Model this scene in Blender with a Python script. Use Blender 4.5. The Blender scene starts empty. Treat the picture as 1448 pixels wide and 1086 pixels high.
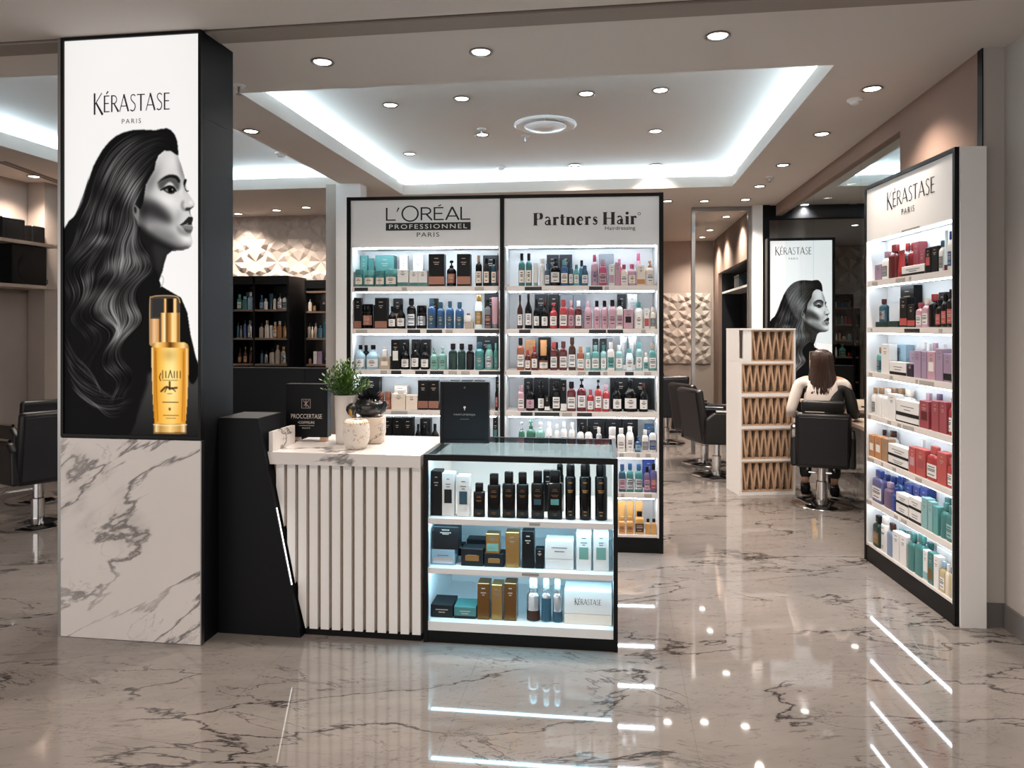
import bpy, bmesh, math, random
import numpy as np
from mathutils import Vector, Matrix, Euler

S = bpy.context.scene
COL = S.collection
rnd = random.Random(7)
R = math.radians

# ---------------------------------------------------------------- camera
FPX, CX, HY, EYE, YAW = 1030.0, 724.0, 462.0, 1.5, R(8.0)
cam_d = bpy.data.cameras.new('camera')
cam_d.sensor_fit = 'HORIZONTAL'
cam_d.sensor_width = 36.0
cam_d.lens = 36.0 * FPX / 1448.0
cam_d.shift_y = -(543.0 - HY) / 1448.0
cam_d.clip_start = 0.05
cam = bpy.data.objects.new('camera', cam_d)
COL.objects.link(cam)
cam.location = (0, 0, EYE)
cam.rotation_euler = (R(90), 0, YAW)
S.camera = cam

# ---------------------------------------------------------------- light of the place
W = bpy.data.worlds.new('world')
S.world = W
W.use_nodes = True
W.node_tree.nodes['Background'].inputs[0].default_value = (1.0, 0.96, 0.93, 1)
W.node_tree.nodes['Background'].inputs[1].default_value = 1.25
S.view_settings.view_transform = 'Standard'
S.view_settings.look = 'None'
S.view_settings.exposure = 0.50
S.view_settings.gamma = 1.0
S.view_settings.use_curve_mapping = False
S.cycles.use_denoising = True
S.cycles.max_bounces = 8
S.cycles.diffuse_bounces = 4
S.cycles.glossy_bounces = 4
S.cycles.transmission_bounces = 6
S.cycles.transparent_max_bounces = 12
S.cycles.caustics_reflective = False
S.cycles.caustics_refractive = False
S.cycles.sample_clamp_indirect = 6.0

P_DOWN = 80.0         # watts of one shop downlight
P_MALL_FILL = 60.0         # watts of one added, unseen fill downlight over the walkway
WARM = (1.0, 0.86, 0.74)
E_SHELF = 30.0        # emission of the shelf light strips
E_CASE = 21.0
E_COVE = 58.0
COOL = (0.78, 0.90, 1.0)
COVEC = (0.62, 0.85, 1.0)

# ---------------------------------------------------------------- geometry of the photograph
CAM = Vector((0, 0, EYE))
FWD = Vector((-math.sin(YAW), math.cos(YAW), 0))
RGT = Vector((math.cos(YAW), math.sin(YAW), 0))
UP = Vector((0, 0, 1))

def ray(px, py):
    return FWD + RGT * ((px - CX) / FPX) + UP * ((HY - py) / FPX)
def at_h(px, py, h):
    d = ray(px, py)
    return CAM + d * ((h - EYE) / d.z)
def at_Y(px, py, Y):
    d = ray(px, py)
    return CAM + d * (Y / d.y)
def at_X(px, py, X):
    d = ray(px, py)
    return CAM + d * (X / d.x)

class Frame:
    """a fixture: u runs along its front from left to right, v into its depth"""
    def __init__(s, O, ang):
        s.O = Vector((O[0], O[1], 0)); s.ang = ang
        s.eu = Vector((math.cos(ang), math.sin(ang), 0)); s.ev = Vector((-math.sin(ang), math.cos(ang), 0))
    def p(s, u, v, h): return s.O + s.eu * u + s.ev * v + UP * h
    def hit(s, px, py, v):
        d = ray(px, py)
        t = (s.O + s.ev * v - CAM).dot(s.ev) / d.dot(s.ev)
        q = CAM + d * t
        return (q - s.O).dot(s.eu), q.z

# ---------------------------------------------------------------- materials
def lin(h):
    h = h.lstrip('#')
    c = [int(h[i:i + 2], 16) / 255 for i in (0, 2, 4)]
    return tuple(x / 12.92 if x <= .04045 else ((x + .055) / 1.055) ** 2.4 for x in c)
_M = {}
def mat(name, hexc='#808080', rough=.5, metal=0., spec=.5, coat=0., emit=None, estr=0., trans=0., alpha=1.):
    if name in _M: return _M[name]
    m = bpy.data.materials.new(name); m.use_nodes = True
    b = m.node_tree.nodes['Principled BSDF']
    c = lin(hexc) if isinstance(hexc, str) else hexc
    b.inputs['Base Color'].default_value = (*c, 1)
    b.inputs['Roughness'].default_value = rough
    b.inputs['Metallic'].default_value = metal
    b.inputs['Specular IOR Level'].default_value = spec
    b.inputs['Coat Weight'].default_value = coat
    b.inputs['Coat Roughness'].default_value = .08
    b.inputs['Transmission Weight'].default_value = trans
    b.inputs['Alpha'].default_value = alpha
    if emit is not None:
        b.inputs['Emission Color'].default_value = (*emit, 1)
        b.inputs['Emission Strength'].default_value = estr
    _M[name] = m
    return m
def N(m, t, **kw):
    n = m.node_tree.nodes.new(t)
    for k, v in kw.items():
        if hasattr(n, k): setattr(n, k, v)
        else: n.inputs[k.replace('_', ' ')].default_value = v
    return n
def L(m, a, b): m.node_tree.links.new(a, b)
def mth(m, op, a, b=None, c=None):
    n = m.node_tree.nodes.new('ShaderNodeMath'); n.operation = op
    for i, x in enumerate((a, b, c)):
        if x is None: continue
        if isinstance(x, (int, float)): n.inputs[i].default_value = x
        else: L(m, x, n.inputs[i])
    return n.outputs[0]
def mixc(m, f, a, b):
    n = m.node_tree.nodes.new('ShaderNodeMix'); n.data_type = 'RGBA'
    if isinstance(f, (int, float)): n.inputs[0].default_value = f
    else: L(m, f, n.inputs[0])
    for i, x in ((6, a), (7, b)):
        if isinstance(x, tuple): n.inputs[i].default_value = (*x, 1)
        else: L(m, x, n.inputs[i])
    return n.outputs[2]
def ramp(m, x, a, b):
    n = m.node_tree.nodes.new('ShaderNodeMapRange'); n.interpolation_type = 'SMOOTHSTEP'
    L(m, x, n.inputs[0]); n.inputs[1].default_value = a; n.inputs[2].default_value = b
    return n.outputs[0]
def coords(m, scale=(1, 1, 1), rot=(0, 0, 0), loc=(0, 0, 0)):
    t = N(m, 'ShaderNodeTexCoord'); mp = N(m, 'ShaderNodeMapping')
    mp.inputs['Scale'].default_value = scale; mp.inputs['Rotation'].default_value = rot; mp.inputs['Location'].default_value = loc
    if any(rot):                       # turn first, stretch afterwards
        mr = N(m, 'ShaderNodeMapping'); mr.inputs['Rotation'].default_value = rot; mp.inputs['Rotation'].default_value = (0, 0, 0)
        L(m, t.outputs['Object'], mr.inputs[0]); L(m, mr.outputs[0], mp.inputs[0])
    else: L(m, t.outputs['Object'], mp.inputs[0])
    return mp.outputs[0]
def noise(m, v, sc, det=4, ro=.55, dist=0.):
    n = N(m, 'ShaderNodeTexNoise'); n.inputs['Scale'].default_value = sc; n.inputs['Detail'].default_value = det
    n.inputs['Roughness'].default_value = ro; n.inputs['Distortion'].default_value = dist
    L(m, v, n.inputs['Vector']); return n.outputs['Fac']
def vein(m, v, sc, wid, det=4, dist=.4, ro=.55):
    f = noise(m, v, sc, det, ro, dist)
    a = mth(m, 'ABSOLUTE', mth(m, 'SUBTRACT', f, .5))
    return mth(m, 'SUBTRACT', 1.0, ramp(m, a, 0.0, wid))

def marble_floor():
    m = mat('polished floor marble', '#8f857e', rough=.07, spec=.6)
    b = m.node_tree.nodes['Principled BSDF']
    v0 = coords(m)
    v = coords(m, (.55, 1.9, 1), (0, 0, R(-16)))
    v2 = coords(m, (.7, 2.4, 1), (0, 0, R(14)), (3, 7, 0))
    wob = noise(m, coords(m, (1, 1, 1), loc=(9, 2, 0)), .8, 2)
    big = mth(m, 'MULTIPLY', vein(m, v, .85, .0075, 9, .35, .56), ramp(m, noise(m, v0, .9, 2), .38, .50))
    mid = mth(m, 'MULTIPLY', vein(m, v2, 1.25, .0075, 9, .4, .58), ramp(m, noise(m, coords(m, loc=(5, 1, 0)), 1.5, 2), .46, .60))
    thin = mth(m, 'MULTIPLY', vein(m, coords(m, (.8, 3, 1), (0, 0, R(-10)), (1, 4, 0)), 3.2, .010, 9, .8, .66), ramp(m, noise(m, coords(m, loc=(2, 6, 0)), 2.4, 2), .45, .62))
    sp = coords(m, (9, 34, 1), (0, 0, R(-18)))
    fleck = ramp(m, noise(m, sp, 1.5, 4, .6, .8), .60, .70)
    sp2 = coords(m, (26, 70, 1), (0, 0, R(-24)), (2, 2, 0))
    fleck2 = ramp(m, noise(m, sp2, 1.3, 3, .6, .6), .58, .72)
    gate = ramp(m, noise(m, v, 1.6, 3), .42, .62)
    cloud = noise(m, v, 1.7, 8, .62, .6)
    c = mixc(m, cloud, lin('#605b58'), lin('#8c8581'))
    c = mixc(m, mth(m, 'MULTIPLY', mth(m, 'MULTIPLY', fleck2, gate), .55), c, lin('#453e3b'))
    c = mixc(m, mth(m, 'MULTIPLY', fleck, .45), c, lin('#3d3634'))
    c = mixc(m, mth(m, 'MULTIPLY', thin, .50), c, lin('#352f2f'))
    c = mixc(m, mth(m, 'MULTIPLY', mid, .75), c, lin('#2a2526'))
    c = mixc(m, mth(m, 'MULTIPLY', big, .9), c, lin('#211d1e'))
    # slab joints
    sx = N(m, 'ShaderNodeSeparateXYZ'); L(m, v0, sx.inputs[0])
    def joint(o, off):
        q = mth(m, 'FRACT', mth(m, 'DIVIDE', mth(m, 'SUBTRACT', o, off), .9))
        q = mth(m, 'ABSOLUTE', mth(m, 'SUBTRACT', q, .5))
        return mth(m, 'GREATER_THAN', q, .5 - .0014)
    j = mth(m, 'MAXIMUM', joint(sx.outputs[0], .29), joint(sx.outputs[1], 3.34))
    c = mixc(m, mth(m, 'MULTIPLY', j, .35), c, lin('#4f4744'))
    L(m, c, b.inputs['Base Color'])
    L(m, mth(m, 'ADD', .02, mth(m, 'MULTIPLY', cloud, .035)), b.inputs['Roughness'])
    return m
def marble_white(name, base='#cbc6c4', dark='#7d7876', sc=1.0, rough=.22, rot=(0, R(30), 0), loc=(0, 0, 0)):
    m = mat(name, base, rough=rough, spec=.5)
    b = m.node_tree.nodes['Principled BSDF']
    v = coords(m, (.62 * sc, 1 * sc, 2.3 * sc), rot, loc)
    v0 = coords(m, (sc, sc, sc), loc=loc)
    a = mth(m, 'MULTIPLY', vein(m, v, 1.15, .016, 8, .35, .55), ramp(m, noise(m, v0, 1.3, 2), .36, .52))
    wide = mth(m, 'MULTIPLY', vein(m, v, 1.15, .075, 6, .35), ramp(m, noise(m, coords(m, (sc, sc, sc), loc=(2, 4, 1)), 2.2, 4), .46, .66))
    thin = mth(m, 'MULTIPLY', vein(m, coords(m, (1.5 * sc, sc, 2 * sc), (0, R(35), 0), (1, 3, 2)), 1.7, .012, 7, 1.2, .6), ramp(m, noise(m, v0, 2.3, 2), .47, .6))
    cl = noise(m, v0, 3, 4)
    c = mixc(m, cl, lin(base), tuple(min(1, x * 1.12) for x in lin(base)))
    c = mixc(m, mth(m, 'MULTIPLY', wide, .40), c, lin(dark))
    c = mixc(m, mth(m, 'MULTIPLY', thin, .45), c, lin('#8d8886'))
    c = mixc(m, mth(m, 'MULTIPLY', a, .85), c, lin('#5f5a59'))
    L(m, c, b.inputs['Base Color'])
    return m
def plaster(name, hexc, rough=.85, amt=.06):
    m = mat(name, hexc, rough=rough, spec=.2)
    b = m.node_tree.nodes['Principled BSDF']
    f = noise(m, coords(m), 2.5, 5, .6)
    c = lin(hexc)
    L(m, mixc(m, f, tuple(x * (1 - amt) for x in c), tuple(min(1, x * (1 + amt)) for x in c)), b.inputs['Base Color'])
    return m
def wood(name, a, bcol, axis='z'):
    m = mat(name, a, rough=.5, spec=.3)
    b = m.node_tree.nodes['Principled BSDF']
    sc = (30, 30, 2) if axis == 'z' else (2, 30, 30)
    f = noise(m, coords(m, sc), 1.5, 4, .6, .6)
    L(m, mixc(m, f, lin(a), lin(bcol)), b.inputs['Base Color'])
    return m
def glass(name, tint=(.93, .97, .98), mixw=.04, rough=0.0, grz=.42):
    m = bpy.data.materials.new(name); m.use_nodes = True; nt = m.node_tree
    nt.nodes.clear()
    out = nt.nodes.new('ShaderNodeOutputMaterial'); tr = nt.nodes.new('ShaderNodeBsdfTransparent'); gl = nt.nodes.new('ShaderNodeBsdfGlossy')
    tr.inputs[0].default_value = (*tint, 1); gl.inputs['Roughness'].default_value = rough
    lw = nt.nodes.new('ShaderNodeLayerWeight'); mx = nt.nodes.new('ShaderNodeMixShader')
    f = mth(m, 'MULTIPLY_ADD', mth(m, 'POWER', lw.outputs['Facing'], 5.0), grz, mixw)
    L(m, mth(m, 'MINIMUM', f, 1.0), mx.inputs[0]); L(m, tr.outputs[0], mx.inputs[1]); L(m, gl.outputs[0], mx.inputs[2])
    L(m, mx.outputs[0], out.inputs[0])
    return m
def lamp(name, col, stren):
    return mat(name, '#ffffff', rough=.5, emit=col, estr=stren)

# ---------------------------------------------------------------- mesh helpers
class MB:
    def __init__(s): s.v = []; s.f = []; s.sm = []
    def add(s, vs, fs, smooth=False):
        o = len(s.v); s.v += [tuple(q) for q in vs]
        s.f += [tuple(o + i for i in f) for f in fs]; s.sm += [smooth] * len(fs)
        return s
    def box(s, x0, x1, y0, y1, z0, z1, M=None):
        vs = [(x, y, z) for x in (x0, x1) for y in (y0, y1) for z in (z0, z1)]
        if M is not None: vs = [M @ Vector(q) for q in vs]
        return s.add(vs, [(0, 1, 3, 2), (4, 6, 7, 5), (0, 4, 5, 1), (2, 3, 7, 6), (0, 2, 6, 4), (1, 5, 7, 3)])
    def bev(s, x0, x1, y0, y1, z0, z1, b=.004, M=None, seg=1):
        bm = bmesh.new(); bmesh.ops.create_cube(bm, size=1)
        for q in bm.verts: q.co = Vector(((x0 + x1) / 2 + q.co.x * (x1 - x0), (y0 + y1) / 2 + q.co.y * (y1 - y0), (z0 + z1) / 2 + q.co.z * (z1 - z0)))
        bmesh.ops.bevel(bm, geom=list(bm.edges), offset=b, segments=seg, affect='EDGES', profile=.5)
        if M is not None: bm.transform(M)
        bm.verts.index_update()
        s.add([q.co[:] for q in bm.verts], [[q.index for q in f.verts] for f in bm.faces], seg > 1); bm.free(); return s
    def prism(s, poly, z0, z1, axis='z', M=None):
        """polygon in two axes extruded along the third"""
        n = len(poly)
        def mk(a, b, c):
            return {'z': (a, b, c), 'y': (a, c, b), 'x': (c, a, b)}[axis]
        vs = [mk(a, b, z0) for a, b in poly] + [mk(a, b, z1) for a, b in poly]
        if M is not None: vs = [M @ Vector(q) for q in vs]
        fs = [tuple(range(n)), tuple(range(2 * n - 1, n - 1, -1))] + [(i, (i + 1) % n, n + (i + 1) % n, n + i) for i in range(n)]
        return s.add(vs, fs)
    def lathe(s, prof, seg=24, n=2.0, a=1.0, b=1.0, c=(0, 0, 0), M=None, a0=0, a1=2 * math.pi, caps=True, smooth=True):
        """profile [(r, z)] swept round a superellipse section"""
        full = abs(a1 - a0 - 2 * math.pi) < 1e-6
        k = seg if full else seg + 1
        vs = []
        for r, z in prof:
            for i in range(k):
                t = a0 + (a1 - a0) * i / seg
                ct, st = math.cos(t), math.sin(t)
                x = math.copysign(abs(ct) ** (2 / n), ct); y = math.copysign(abs(st) ** (2 / n), st)
                q = Vector((c[0] + r * a * x, c[1] + r * b * y, c[2] + z))
                vs.append(M @ q if M is not None else q)
        fs = []
        for j in range(len(prof) - 1):
            for i in range(seg if full else k - 1):
                i2 = (i + 1) % k
                fs.append((j * k + i, j * k + i2, (j + 1) * k + i2, (j + 1) * k + i))
        if caps and full:
            if prof[0][0] > 1e-6: fs.append(tuple(range(k - 1, -1, -1)))
            if prof[-1][0] > 1e-6: fs.append(tuple((len(prof) - 1) * k + i for i in range(k)))
        return s.add(vs, fs, smooth)
    def tube(s, pts, r, seg=10, closed=False):
        pts = [Vector(q) for q in pts]; n = len(pts); rings = []
        rr = r if isinstance(r, (list, tuple)) else [r] * n
        prev = None
        for i, q in enumerate(pts):
            if closed: d = (pts[(i + 1) % n] - pts[i - 1])
            else: d = pts[min(i + 1, n - 1)] - pts[max(i - 1, 0)]
            d = d.normalized() if d.length > 1e-9 else Vector((0, 0, 1))
            a = prev if prev is not None else (Vector((0, 0, 1)) if abs(d.z) < .9 else Vector((1, 0, 0)))
            x = (a - d * a.dot(d)).normalized(); y = d.cross(x); prev = x
            rings.append([q + x * (rr[i] * math.cos(2 * math.pi * k / seg)) + y * (rr[i] * math.sin(2 * math.pi * k / seg)) for k in range(seg)])
        vs = [q for g in rings for q in g]; fs = []
        for i in range(n if closed else n - 1):
            i2 = (i + 1) % n
            for k in range(seg):
                k2 = (k + 1) % seg
                fs.append((i * seg + k, i * seg + k2, i2 * seg + k2, i2 * seg + k))
        if not closed: fs += [tuple(range(seg - 1, -1, -1)), tuple((n - 1) * seg + k for k in range(seg))]
        return s.add(vs, fs, True)
    def mesh(s, name, m):
        me = bpy.data.meshes.new(name); me.from_pydata(s.v, [], s.f)
        bm = bmesh.new(); bm.from_mesh(me); bmesh.ops.recalc_face_normals(bm, faces=bm.faces); bm.to_mesh(me); bm.free()
        me.polygons.foreach_set('use_smooth', s.sm)
        if any(s.sm): 
            try: me.set_sharp_from_angle(angle=R(38))
            except Exception: pass
        me.materials.append(m); return me
    def obj(s, name, m, parent=None, loc=None, rz=None):
        return link(name, s.mesh(name, m), parent, loc, rz)
def link(name, me, parent=None, loc=None, rz=None):
    o = bpy.data.objects.new(name, me); COL.objects.link(o)
    if parent is not None: o.parent = parent
    if loc is not None: o.location = loc
    if rz is not None: o.rotation_euler = (0, 0, rz)
    return o
def tag(o, label=None, cat=None, group=None, kind=None):
    for k, v in (('label', label), ('category', cat), ('group', group), ('kind', kind)):
        if v: o[k] = v
    return o
def empty(name, loc, rz=0, label=None, cat=None, group=None):
    o = bpy.data.objects.new(name, None); COL.objects.link(o); o.location = loc; o.rotation_euler = (0, 0, rz)
    o.empty_display_size = .05
    return tag(o, label, cat, group)
def struct(o): o['kind'] = 'structure'; return o
def spline(pts, n=8, closed=False):
    P = [Vector((*q, 0)) if len(q) == 2 else Vector(q) for q in pts]; out = []; k = len(P)
    for i in range(k if closed else k - 1):
        if closed: a, b, c, d = P[i - 1], P[i], P[(i + 1) % k], P[(i + 2) % k]
        else: a, b, c, d = P[max(i - 1, 0)], P[i], P[i + 1], P[min(i + 2, k - 1)]
        for j in range(n):
            t = j / n
            out.append(.5 * (2 * b + (c - a) * t + (2 * a - 5 * b + 4 * c - d) * t * t + (3 * b - a - 3 * c + d) * t ** 3))
    if not closed: out.append(P[-1])
    return out

# ---------------------------------------------------------------- lettering
def text_obj(name, s, parent, M, width=None, height=None, m=None, depth=.0012, space=1.0):
    cu = bpy.data.curves.new(name, 'FONT'); cu.body = s; cu.size = 1; cu.extrude = 0.0; cu.align_x = 'LEFT'; cu.space_character = space
    cu.resolution_u = 3
    t = bpy.data.objects.new(name, cu); COL.objects.link(t)
    dg = bpy.context.evaluated_depsgraph_get()
    me = bpy.data.meshes.new_from_object(t.evaluated_get(dg)); bpy.data.objects.remove(t); bpy.data.curves.remove(cu)
    xs = [q.co.x for q in me.vertices]; ys = [q.co.y for q in me.vertices]
    if not xs: return None
    w, h = max(xs) - min(xs), max(ys) - min(ys)
    kx = width / w if width else height / h
    ky = height / h if height else kx
    for q in me.vertices:
        q.co = M @ Vector(((q.co.x - (max(xs) + min(xs)) / 2) * kx, (q.co.y - (max(ys) + min(ys)) / 2) * ky, 0))
    me.materials.clear(); me.materials.append(m)
    return link(name, me, parent)
def face_M(x, y, z, rz=0):
    """lettering that faces local -y, centred on x, z"""
    return Matrix.Translation((x, y, z)) @ Matrix.Rotation(rz, 4, 'Z') @ Matrix.Rotation(R(90), 4, 'X')

def A_(cx, cy, rx, ry, a0, a1, n=14):
    return [(cx + rx * math.cos(R(a0 + (a1 - a0) * i / n)), cy + ry * math.sin(R(a0 + (a1 - a0) * i / n))) for i in range(n + 1)]
# glyphs: advance width, strokes (points, width start, width end)
SANS = {   # thin humanist capitals with modulated strokes
 'K': (.66, [([(.09, -.10), (.09, 1)], .12, .12), ([(.12, .42), (.60, 1)], .055, .055), ([(.20, .50), (.66, -.12)], .10, .14)]),
 'E': (.46, [([(.08, 0), (.08, .86)], .10, .10), ([(.06, .83), (.42, .83)], .055, .055), ([(.08, .45), (.38, .45)], .055, .055), ([(.06, .03), (.43, .03)], .055, .055)]),
 'R': (.56, [([(.08, 0), (.08, .86)], .10, .10), ([(.06, .83), (.22, .83)] + A_(.22, .63, .20, .20, 90, -90) + [(.10, .43)], .055, .06), ([(.24, .42), (.55, 0)], .08, .12)]),
 'A': (.66, [([(.02, 0), (.33, .88)], .055, .055), ([(.31, .88), (.63, 0)], .11, .11), ([(.13, .28), (.52, .28)], .05, .05)]),
 'S': (.46, [([(.40, .76), (.33, .83), (.22, .845), (.11, .78), (.09, .66), (.15, .55), (.27, .45), (.38, .35), (.40, .21), (.33, .06), (.20, .01), (.06, .07)], .055, .07)]),
 'T': (.56, [([(.28, 0), (.28, .84)], .11, .11), ([(.01, .83), (.55, .83)], .055, .055)]),
 "'": (.0, []),
}
ACUTE = ([(.20, .93), (.34, 1.07)], .06, .09)
SANS['É'] = (.46, SANS['E'][1] + [ACUTE])
WIDE = {   # even wide capitals
 'L': (.62, [([(.05, 0), (.05, .9)], .10, .10), ([(.03, .04), (.60, .04)], .088, .088)]),
 "'": (.18, [([(.10, .9), (-.02, .60)], .09, .05)]),
 'O': (1.10, [(A_(.54, .47, .48, .52, 0, 360, 40), .10, .10)]),
 'R': (.72, [([(.06, 0), (.06, .9)], .10, .10), ([(.04, .86), (.36, .86)] + A_(.36, .645, .25, .215, 90, -90) + [(.08, .43)], .095, .095), ([(.36, .42), (.70, 0)], .10, .10)]),
 'E': (.66, [([(.06, 0), (.06, .9)], .10, .10), ([(.04, .86), (.60, .86)], .088, .088), ([(.06, .46), (.54, .46)], .088, .088), ([(.04, .04), (.62, .04)], .088, .088)]),
 'A': (.82, [([(.02, 0), (.40, .9)], .105, .105), ([(.40, .9), (.80, 0)], .105, .105), ([(.16, .27), (.66, .27)], .085, .085)]),
}
WIDE['É'] = (.66, WIDE['E'][1] + [([(.28, .97), (.46, 1.06)], .06, .08)])
sr = lambda x, y, w=.22: ([(x - w / 2, y), (x + w / 2, y)], .045, .045)
DIDO = {   # heavy serif with hairlines
 'P': (.74, [([(.16, 0), (.16, 1)], .235, .235), sr(.16, .02, .34), sr(.12, .98, .24), ([(.2, .98), (.38, .98)], .065, .065), (A_(.40, .74, .19, .24, 90, -90), .06, .06), (A_(.46, .74, .14, .20, 75, -75), .215, .215), ([(.38, .5), (.2, .5)], .065, .065)]),
 'a': (.60, [([(.40, .02), (.40, .46)], .20, .20), (A_(.27, .47, .15, .19, 0, 150), .07, .13), ([(.42, .38), (.26, .36), (.14, .28), (.12, .16), (.18, .06), (.30, .06), (.40, .14)], .09, .13), ([(.40, .06), (.50, .02), (.56, .06)], .09, .04)]),
 'r': (.50, [([(.17, 0), (.17, .66)], .215, .215), sr(.17, .02, .32), sr(.12, .64, .2), ([(.22, .48), (.30, .62), (.40, .64)], .07, .13), (A_(.40, .58, .04, .04, 0, 360), .08, .08)]),
 't': (.42, [([(.19, .06), (.19, .86)], .22, .18), ([(.03, .64), (.38, .64)], .065, .065), ([(.19, .08), (.28, .02), (.38, .10)], .10, .04)]),
 'n': (.72, [([(.17, 0), (.17, .66)], .215, .215), sr(.17, .02, .32), sr(.12, .64, .2), ([(.22, .50), (.34, .63), (.46, .62)], .07, .13), ([(.52, 0), (.52, .50), (.46, .60)], .25, .18), sr(.52, .02, .32)]),
 'e': (.58, [(A_(.30, .33, .18, .30, 10, 180), .08, .22), (A_(.30, .33, .18, .30, 180, 318), .22, .07), ([(.12, .36), (.49, .36)], .065, .065)]),
 's': (.48, [([(.38, .52), (.30, .62), (.20, .62), (.13, .53), (.17, .43), (.30, .33), (.38, .22), (.34, .08), (.22, .03), (.09, .13)], .08, .10), ([(.15, .47), (.36, .25)], .20, .20)]),
 'H': (.92, [([(.17, 0), (.17, 1)], .235, .235), ([(.73, 0), (.73, 1)], .235, .235), ([(.17, .51), (.73, .51)], .065, .065), sr(.17, .02, .34), sr(.17, .98, .34), sr(.73, .02, .34), sr(.73, .98, .34)]),
 'i': (.36, [([(.18, 0), (.18, .66)], .215, .215), sr(.18, .02, .32), sr(.12, .64, .2), (A_(.18, .90, .06, .06, 0, 360), .12, .12)]),
 ' ': (.26, []),
}
def stroke_quads(mb, pts, w0, w1, M):
    pts = [Vector((q[0], q[1])) for q in pts]; n = len(pts); left = []; right = []
    for i in range(n):
        a = pts[max(i - 1, 0)]; b = pts[min(i + 1, n - 1)]; d = (b - a)
        d = d.normalized() if d.length > 1e-9 else Vector((1, 0))
        w = (w0 + (w1 - w0) * i / max(1, n - 1)) / 2; nn = Vector((-d.y, d.x))
        left.append(pts[i] + nn * w); right.append(pts[i] - nn * w)
    vs = [M @ Vector((q.x, q.y, 0)) for q in left + right]
    mb.add(vs, [(i, i + 1, n + i + 1, n + i) for i in range(n - 1)])
def logo_obj(name, s, font, parent, M, width, height, m, track=.06):
    mb = MB(); x = 0
    tot = sum(font[c][0] + track for c in s) - track
    for c in s:
        adv, strokes = font[c]
        for k, (pts, a, b) in enumerate(strokes):
            T = Matrix.Translation((-width / 2, -height / 2, .00005 * k)) @ Matrix.Diagonal((width / tot, height, 1, 1)) @ Matrix.Translation((x, 0, 0))
            stroke_quads(mb, pts, a, b, M @ T)
        x += adv + track
    me = bpy.data.meshes.new(name); me.from_pydata(mb.v, [], mb.f); me.materials.append(m)
    return link(name, me, parent)
# ---------------------------------------------------------------- materials of the place
FLOOR = marble_floor()
MARB = marble_white('white veined marble')
MARB2 = marble_white('white marble counter', sc=1.25, rough=.12, base='#d3cfcd', rot=(0, R(12), 0), loc=(3, 1, 2))
CEIL = plaster('warm white ceiling paint', '#c9c2bc', amt=.02)
CEIL2 = plaster('taupe soffit paint', '#8f867f', amt=.02)
TAUPE = plaster('taupe wall plaster', '#a5978e', amt=.10)
BROWN = plaster('brown wall paint', '#8b7468', amt=.05)
GREYW = plaster('grey wall paint', '#a7a19b', amt=.02)
WHITEP = mat('white lacquer', '#e6e5e4', rough=.35)
WHITE2 = mat('satin white board', '#dedfe0', rough=.5)
SHELFM = mat('warm white shelf edge', '#cfc9c5', rough=.4)
BLACKM = mat('black powder coat', '#0b0b0c', rough=.38, spec=.18)
BLACKS = mat('black satin laminate', '#101115', rough=.45, spec=.15)
DARK = mat('dark grey laminate', '#232327', rough=.4, spec=.25)
CHROME = mat('chrome', '#d8d8da', rough=.12, metal=1.)
STEEL = mat('brushed steel', '#9a9896', rough=.3, metal=1.)
LEATH = mat('black leather', '#111012', rough=.36, spec=.35)
INK = mat('black lettering', '#050505', rough=.5)
INKW = mat('pale lettering', '#d9d4cc', rough=.5)
LED = lamp('cool light strip', COOL, E_SHELF)
LEDR = lamp('cool unit light strip', COOL, E_SHELF * .42)
LEDC = lamp('cool case light strip', (.42, .80, 1.0), E_CASE)
COVE = lamp('cove light strip', COVEC, E_COVE)
LENS = lamp('lit lamp lens', (1, .93, .84), 14)
LEDD = lamp('soft counter light strip', (1, .97, .92), 3.0)
GLASS = glass('clear glass', mixw=.0, grz=.14)
GLASST = glass('pale green counter glass', (.90, .96, .97), .03)
TILE = plaster('carved relief tile', '#b3a79e', .7, .04)
SKIRT = mat('grey skirting', '#5f5b59', rough=.4)
WOODL = wood('light oak slats', '#c4a68c', '#a4846a')
WOODD = wood('pale wood top', '#b39f90', '#a08c7d', 'x')
BEIGE = mat('beige backing board', '#9a8672', rough=.55)

H = 2.9
# ---------------------------------------------------------------- floor, ceiling, walls
struct(MB().box(-8, 8, -5, 14, -.05, 0).obj('floor', FLOOR))

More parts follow.
